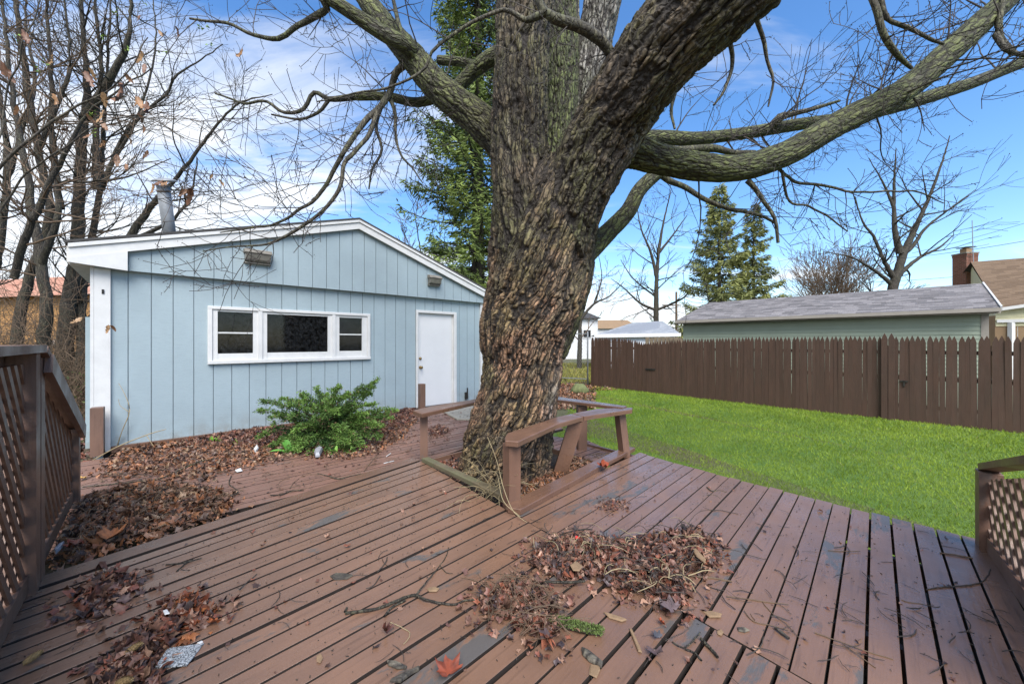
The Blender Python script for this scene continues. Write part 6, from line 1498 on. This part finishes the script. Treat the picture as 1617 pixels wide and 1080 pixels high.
def slab(label, poly, z, h, mat, name='bark_piece', cat='bark piece', group='bark pieces on the deck', arch=.5, ax=0):
    P = [G2(a, b, z) for a, b in poly]; c = sum(P)/len(P); n = len(P); V = []; 
    D = max((np.linalg.norm(a-b), i, j) for i, a in enumerate(P) for j, b in enumerate(P)); u = (P[D[2]]-P[D[1]])/D[0]; v = np.array([-u[1], u[0]]); wv = max(abs((p-c)@v) for p in P)+1e-6
    rings = [(1.0, 0.002, 0), (.98, h*.5, 0), (.72, h*.95, .3), (.38, h, .3)]
    for s, hh, jj in rings:
        for p in P:
            q = c+(p-c)@u*s**.35*u+((p-c)@v)*s*v; V.append((q[0], q[1], z+.002+hh+random.uniform(-.08, .08)*h))
    F = [(r*n+i, r*n+(i+1) % n, (r+1)*n+(i+1) % n, (r+1)*n+i) for r in range(3) for i in range(n)]+[tuple(range(3*n, 4*n)), tuple(range(n))[::-1]]
    a_ = sum(P[i][0]*P[(i+1) % n][1]-P[(i+1) % n][0]*P[i][1] for i in range(n))
    if a_ < 0: F = [f[::-1] for f in F]
    return tag(mesh_np(name, V, F, M[mat], None, False), label, cat, group)
# moss log
Pm = [G(869, 984), G(895, 990), G(925, 998), G(950, 1003)]; 
for q_ in Pm: q_[2] = .012
Pm, rm_ = spline(Pm, [.017, .018, .017, .013], .006); ml = empty('mossy_bark', G(910, 992), 'bark strip thickly covered in bright green moss beside the second leaf pile', 'mossy bark')
Vv, Ff, _ = tubes([(Pm, rm_)], 14); Vv[:, 2] = np.maximum(.003, Vv[:, 2]); mesh_np('bark', Vv+.003*pnoise(Vv*90)[:, None], Ff, M['bark_tree'], ml, True)
idx = R.integers(0, len(Vv), 5200); pm_ = Vv[idx]+R.normal(size=(5200, 3))*.004; ok = pm_[:, 2] > .012; pm_ = pm_[ok]; cl = R.random(len(pm_))[:, None]
tuft_mesh('moss', pm_, R.normal(size=pm_.shape)+np.array([0, 0, 1.2]), .008, .004, np.array([.06, .09, .02])*(1-cl)+np.array([.15, .21, .06])*cl, ml)
slab('oval grey ridged bark flake on the boards, left foreground', [(521, 911), (530, 906), (548, 907), (558, 910), (548, 916), (528, 917)], 0, .010, 'bark_grey')
slab('dark narrow bark strip near the bottom edge, left of centre', [(611, 1045), (625, 1046), (643, 1054), (641, 1058), (628, 1058), (613, 1052)], 0, .010, 'bark_grey')
slab('rough curved bark piece at the bottom edge left of centre', [(615, 1078), (640, 1064), (663, 1055), (662, 1060), (650, 1066), (632, 1080)], 0, .014, 'bark_grey')
slab('split bark chunk with pale wood end below the mossy bark', [(918, 1026), (930, 1030), (952, 1048), (950, 1056), (930, 1046), (920, 1036)], 0, .016, 'bark_grey')
slab('pale torn wood chip under the split bark chunk', [(932, 1050), (946, 1052), (948, 1058), (942, 1072), (930, 1066)], 0, .005, 'pulp')
slab('long narrow tan bark sliver pointing down below the large pile', [(993, 993), (998, 994), (1012, 1025), (1014, 1032), (1008, 1030)], 0, .006, 'pulp')
slab('curled tan bark strip beside the sliver', [(953, 968), (970, 972), (990, 980), (982, 983), (962, 977)], 0, .008, 'pulp')
slab('tan wood chip above the long crooked stick', [(674, 930), (686, 927), (694, 930), (690, 935), (677, 935)], 0, .006, 'pulp')
slab('pale crumpled chip on the right-hand boards', [(1110, 967), (1122, 966), (1140, 971), (1138, 976), (1120, 976)], 0, .008, 'pulp')
slab('small yellow leaf fragment on the right-hand boards', [(1132, 997), (1138, 994), (1143, 999), (1139, 1005), (1133, 1002)], 0, .003, 'pulp')
slab('small dark bark flake right of the yellow fragment', [(1164, 992), (1175, 992), (1184, 997), (1176, 1000), (1166, 998)], 0, .008, 'bark_grey')
slab('tiny tan leaf chip near the bottom edge left', [(500, 1036), (507, 1033), (510, 1040), (506, 1048), (500, 1046)], 0, .003, 'pulp')
slab('wide tan bark plate on top of the large leaf pile', [(1093, 868), (1098, 866), (1115, 884), (1113, 891), (1100, 880)], .06, .006, 'pulp')
slab('light brown bark plate near the top of the large leaf pile', [(900, 893), (910, 886), (920, 895), (915, 903), (905, 902)], .055, .006, 'pulp')
# roof-shingle fragment
sg = [G2(244, 1057), G2(265, 1026), G2(322, 1018), G2(295, 1053)]; mb = MB(); mb.prism(sg, .004, .009, .0008); tag(mb.build('shingle_fragment', M['shingle_piece'], None), 'speckled grey-white torn roof shingle fragment lying at lower left', 'shingle fragment')
slab('tiny white chip touching the corner of the shingle fragment', [(311, 1017), (319, 1013), (321, 1015), (314, 1019)], 0, .006, 'white', 'white_chip', 'chip', 'small pale scraps')
slab('small white scrap on the leaf clump in the left foreground', [(257, 966), (264, 963), (268, 970), (260, 972)], .05, .006, 'white', 'white_chip', 'chip', 'small pale scraps')
slab('bluish torn plastic scrap in the leaves beside the left lattice', [(84, 872), (92, 864), (102, 858), (98, 866), (88, 876)], .0, .02, 'plastic_grey', 'plastic_scrap', 'plastic scrap', 'small pale scraps')
slab('white paper scrap at the left end of the shrub', [(400, 712), (406, 705), (409, 710), (404, 716)], FZ+.02, .03, 'white', 'paper_scrap', 'paper scrap', 'small pale scraps')
slab('white paper scrap on the lower deck below the leaves', [(371, 743), (380, 740), (383, 744), (374, 746)], FZ+.01, .01, 'white', 'paper_scrap', 'paper scrap', 'small pale scraps')
slab('crumpled grey-violet scrap at the foot of the shrub', [(496, 716), (503, 708), (510, 712), (505, 722), (498, 723)], FZ+.02, .05, 'plastic_grey', 'plastic_scrap', 'plastic scrap', 'small pale scraps')
for a, b, lab in (((606, 733), (622, 729), 'nearer white straw on the lower deck'), ((610, 722), (617, 717), 'farther white straw on the lower deck')):
    A_, B_ = G(*a, FZ), G(*b, FZ); A_[2] = B_[2] = FZ+.01; mb = MB(); lathe(mb, A_, [(0, .004), (np.linalg.norm(B_-A_), .004)], B_-A_, 8); tag(mb.build('straw', M['white'], None), lab, 'straw', 'small pale scraps')
def cone(px, py, label, sz, z=0, dv=(.3, .8, .25)):
    root = empty('pine_cone', G(px, py, z), label, 'pine cone', 'fallen cones'); c = G(px, py, z+.02); d = Vector(dv).normalized(); s = Vector(d.cross(Vector((0, 0, 1)))).normalized(); u = s.cross(d)
    mb = MB(); lathe(mb, c-np.array(d)*sz*.5, [(0, sz*.10), (sz*.25, sz*.22), (sz*.5, sz*.23), (sz*.8, sz*.15), (sz, sz*.03)], np.array(d), 10); mb.build('core', M['cone'], root)
    V = []; F = []
    for k in range(64):
        t = k/64; a = k*2.4; rr = sz*(.24*math.sin(math.pi*(.15+.75*t))); b = Vector(c)+d*sz*(t-.5)+(s*math.cos(a)+u*math.sin(a))*rr; o_ = (s*math.cos(a)+u*math.sin(a)); tt = o_.cross(d); i = len(V); w_ = sz*.09
        V += [b-tt*w_-d*w_*.6, b+tt*w_-d*w_*.6, b+o_*w_*.9+d*w_*.9]; F.append((i, i+1, i+2))
    o = mesh_np('scales', np.array([tuple(v) for v in V]), np.array(F), M['cone'], root); o['kind'] = 'stuff'
cone(52, 1037, 'tan spruce cone alone on the boards at the far lower left', .05)
cone(212, 1022, 'tan spruce cone lying in the lower left leaf clump', .05, .03, (.6, .3, .3))
cone(196, 1075, 'spruce cone at the bottom edge in the lower left leaf clump', .05, .03, (.8, .1, .1))
# big single leaves
def mapleleaf(px, py, size, col, label, z=0, tilt=(.15, .1), yaw=0, curl=.5, **k):
    p = G(px, py, z); p[2] = z+.012; o = leafmesh('maple_leaf', p, size, col, Euler((tilt[0], tilt[1], yaw)), curl, None, True); tag(o, label, 'leaf', 'single fallen leaves'); return o
mapleleaf(708, 1066, .12, (.19, .045, .022), 'large wet red-brown maple leaf at the bottom edge centre', yaw=.4, curl=.7)
mapleleaf(955, 739, .16, (.28, .06, .025), 'bright rust-red maple leaf on the planter border board', z=.045, yaw=1.2, curl=.7)
mapleleaf(912, 853, .035, (.75, .03, .02), 'tiny vivid red leaf on the large leaf pile', z=.05, tilt=(.4, .2))
mapleleaf(866, 1009, .09, (.075, .05, .05), 'dark purple-brown maple leaf at the tip of the second leaf pile', z=.02, yaw=2.2)
mapleleaf(1060, 965, .12, (.14, .10, .10), 'broad grey-brown maple leaf at the lower tip of the large pile', z=.02, yaw=.8)
mapleleaf(1034, 1032, .075, (.09, .06, .06), 'dark maple leaf on the boards below the large pile', yaw=2.9)
mapleleaf(1038, 1008, .05, (.06, .06, .07), 'small bluish-grey leaf above the dark maple leaf', yaw=.3)
mapleleaf(1046, 987, .045, (.3, .07, .03), 'small orange-red leaf below the large pile', yaw=1.3, tilt=(.6, .3))
mapleleaf(608, 1002, .055, (.09, .03, .02), 'curled dark red leaf on the boards left of centre', yaw=1.3, tilt=(.5, .5), curl=1.6)
mapleleaf(175, 850, .15, (.34, .13, .05), 'large orange-brown leaf in the left leaf drift', z=FZ+.06, yaw=.5, curl=.9)
mapleleaf(122, 862, .14, (.20, .05, .03), 'dark red leaf in the left leaf drift beside the orange one', z=FZ+.05, yaw=2.5)
mapleleaf(133, 757, .08, (.55, .33, .10), 'yellow leaf beside the lower railing post', z=FZ, yaw=2.5)
mapleleaf(340, 986, .07, (.36, .11, .04), 'orange leaf at the right tip of the red-brown clump', z=.0, yaw=2.5, tilt=(.4, .3))

# stones by the fence corner
def stone(px, py, rx, rz, label, mat, z=GZ):
    p = G(px, py, z); import bmesh as bm_
    b = bm_.new(); bm_.ops.create_icosphere(b, subdivisions=3, radius=1); me = bpy.data.meshes.new('stone'); b.to_mesh(me); b.free()
    v = np.empty(len(me.vertices)*3, np.float32); me.vertices.foreach_get('co', v); v = v.reshape(-1, 3); v = v*(1+.28*fbm(v*1.3+px, 3)[:, None]); v = v*np.array([rx, rx*.8, rz])+p+np.array([0, 0, rz*.45])
    me.vertices.foreach_set('co', v.astype(np.float32).ravel()); me.materials.append(M[mat]); me.polygons.foreach_set('use_smooth', np.ones(len(me.polygons), dtype=bool)); tag(link(bpy.data.objects.new('boulder', me)), label, 'stone')
stone(915, 621, .27, .22, 'rounded mossy boulder at the left end of the brown fence', 'stone_moss')
stone(903, 562, .6, .3, 'pale stone heap beyond the chain-link fence', 'stone', GZ)

# ================================================================== LAWN
lw = [Ledge[5], Ledge[4], Ledge[3], Ledge[2], Ledge[1], Ledge[0], G2(872, 676, GZ), G2(930, 618, GZ), FA, FB, FB+fd*1.6, np.array([7.5, 2.0])]
LP = np.array(lw); Lo, Hi = LP.min(0), LP.max(0)
nn_ = 90; xs = np.linspace(Lo[0]-.3, Hi[0]+1, nn_); ys = np.linspace(Lo[1]-.3, Hi[1]+.3, nn_); XX, YY = np.meshgrid(xs, ys)
V = np.stack([XX.ravel(), YY.ravel(), np.full(XX.size, GZ)+.012*np.sin(XX.ravel()*2+YY.ravel())], 1)
i = (np.arange(nn_-1)[:, None]*nn_+np.arange(nn_-1)[None, :]).ravel(); F = np.stack([i, i+1, i+nn_+1, i+nn_], 1)
cc = V[F].mean(1); ins = inpoly(cc[:, 0], cc[:, 1], LP+np.sign(LP-LP.mean(0))*.15)
tag(mesh_np('lawn', V, F[ins], M['lawn_soil'], None, True), kind='structure')
def blades(n, p0, lo_, hi_, poly, hgt, wdt, zf):
    x = lo_[0]+R.random(n)*(hi_[0]-lo_[0]); y = lo_[1]+R.random(n)*(hi_[1]-lo_[1]); ok = inpoly(x, y, poly); x, y = x[ok], y[ok]
    dist = np.hypot(x, y); keep = R.random(len(x)) < np.clip((p0/dist)**1.5, 0, 1); x, y, dist = x[keep], y[keep], dist[keep]; m = len(x)
    sc = np.clip(dist/5, .8, 2.6); q = np.stack([x*1.1, y*1.1, 0*x], 1); big_ = fbm(q, 3); q2 = np.stack([x*6, y*6, 0*x], 1); sm_ = fbm(q2, 2)
    h = hgt*(.5+.8*R.random(m))*(1+.5*sm_)*(.7+.3*sc); w_ = wdt*sc*(.7+.6*R.random(m)); a = R.random(m)*2*np.pi; le = R.random(m)*.9+.1; la = R.random(m)*2*np.pi
    b = np.stack([x, y, zf(x, y)-.004], 1); s = np.stack([np.cos(a), np.sin(a), 0*a], 1)*w_[:, None]/2; t = np.stack([np.cos(la)*le*h, np.sin(la)*le*h, h], 1)
    V = np.stack([b-s, b+s, b+t*.55+s*.6+np.array([0, 0, 1])*(h*.1)[:, None], b+t], 1); i = np.arange(m)*4
    F = np.concatenate([np.stack([i, i+1, i+2], 1), np.stack([i, i+2, i+3], 1)])
    mix_ = np.clip(.5+big_*.9+sm_*.35+R.normal(size=m)*.22, 0, 1)[:, None]; C = np.array([.145, .225, .022])*(1-mix_)+np.array([.27, .36, .042])*mix_
    dry = R.random(m) < .025; C[dry] = np.array([.26, .24, .09])*(.6+.6*R.random((dry.sum(), 1)))
    C = C*(.85+.3*R.random((m, 1))); C = np.repeat(np.concatenate([C, np.ones((m, 1))], 1), 4, 0)
    return V.reshape(-1, 3), F, C
V, F, C = blades(1500000, 2.7, Lo, Hi, LP, .034, .0045, lambda x, y: GZ+.012*np.sin(x*2+y))
o = mesh_np('lawn_grass', V, F, M['grass'], None, False, [('col', 'FLOAT_COLOR', C)]); tag(o, 'short vivid green lawn grass', 'grass', kind='stuff')
print('grass tris', len(F))
# rougher grass beyond the chain link fence
V, F, C = blades(90000, 8, np.array([.5, 15]), np.array([14, 30]), np.array([[.5, 15], [14, 15], [14, 30], [.5, 30]]), .09, .02, lambda x, y: GZ+0*x)
tag(mesh_np('rough_grass', V, F, M['grass'], None, False, [('col', 'FLOAT_COLOR', C*np.array([1.2, .8, 1.4, 1]))]), 'rough dull grass beyond the fence', 'grass', kind='stuff')
print('tris total', sum(len(o.data.polygons) for o in scene.objects if o.type == 'MESH'))
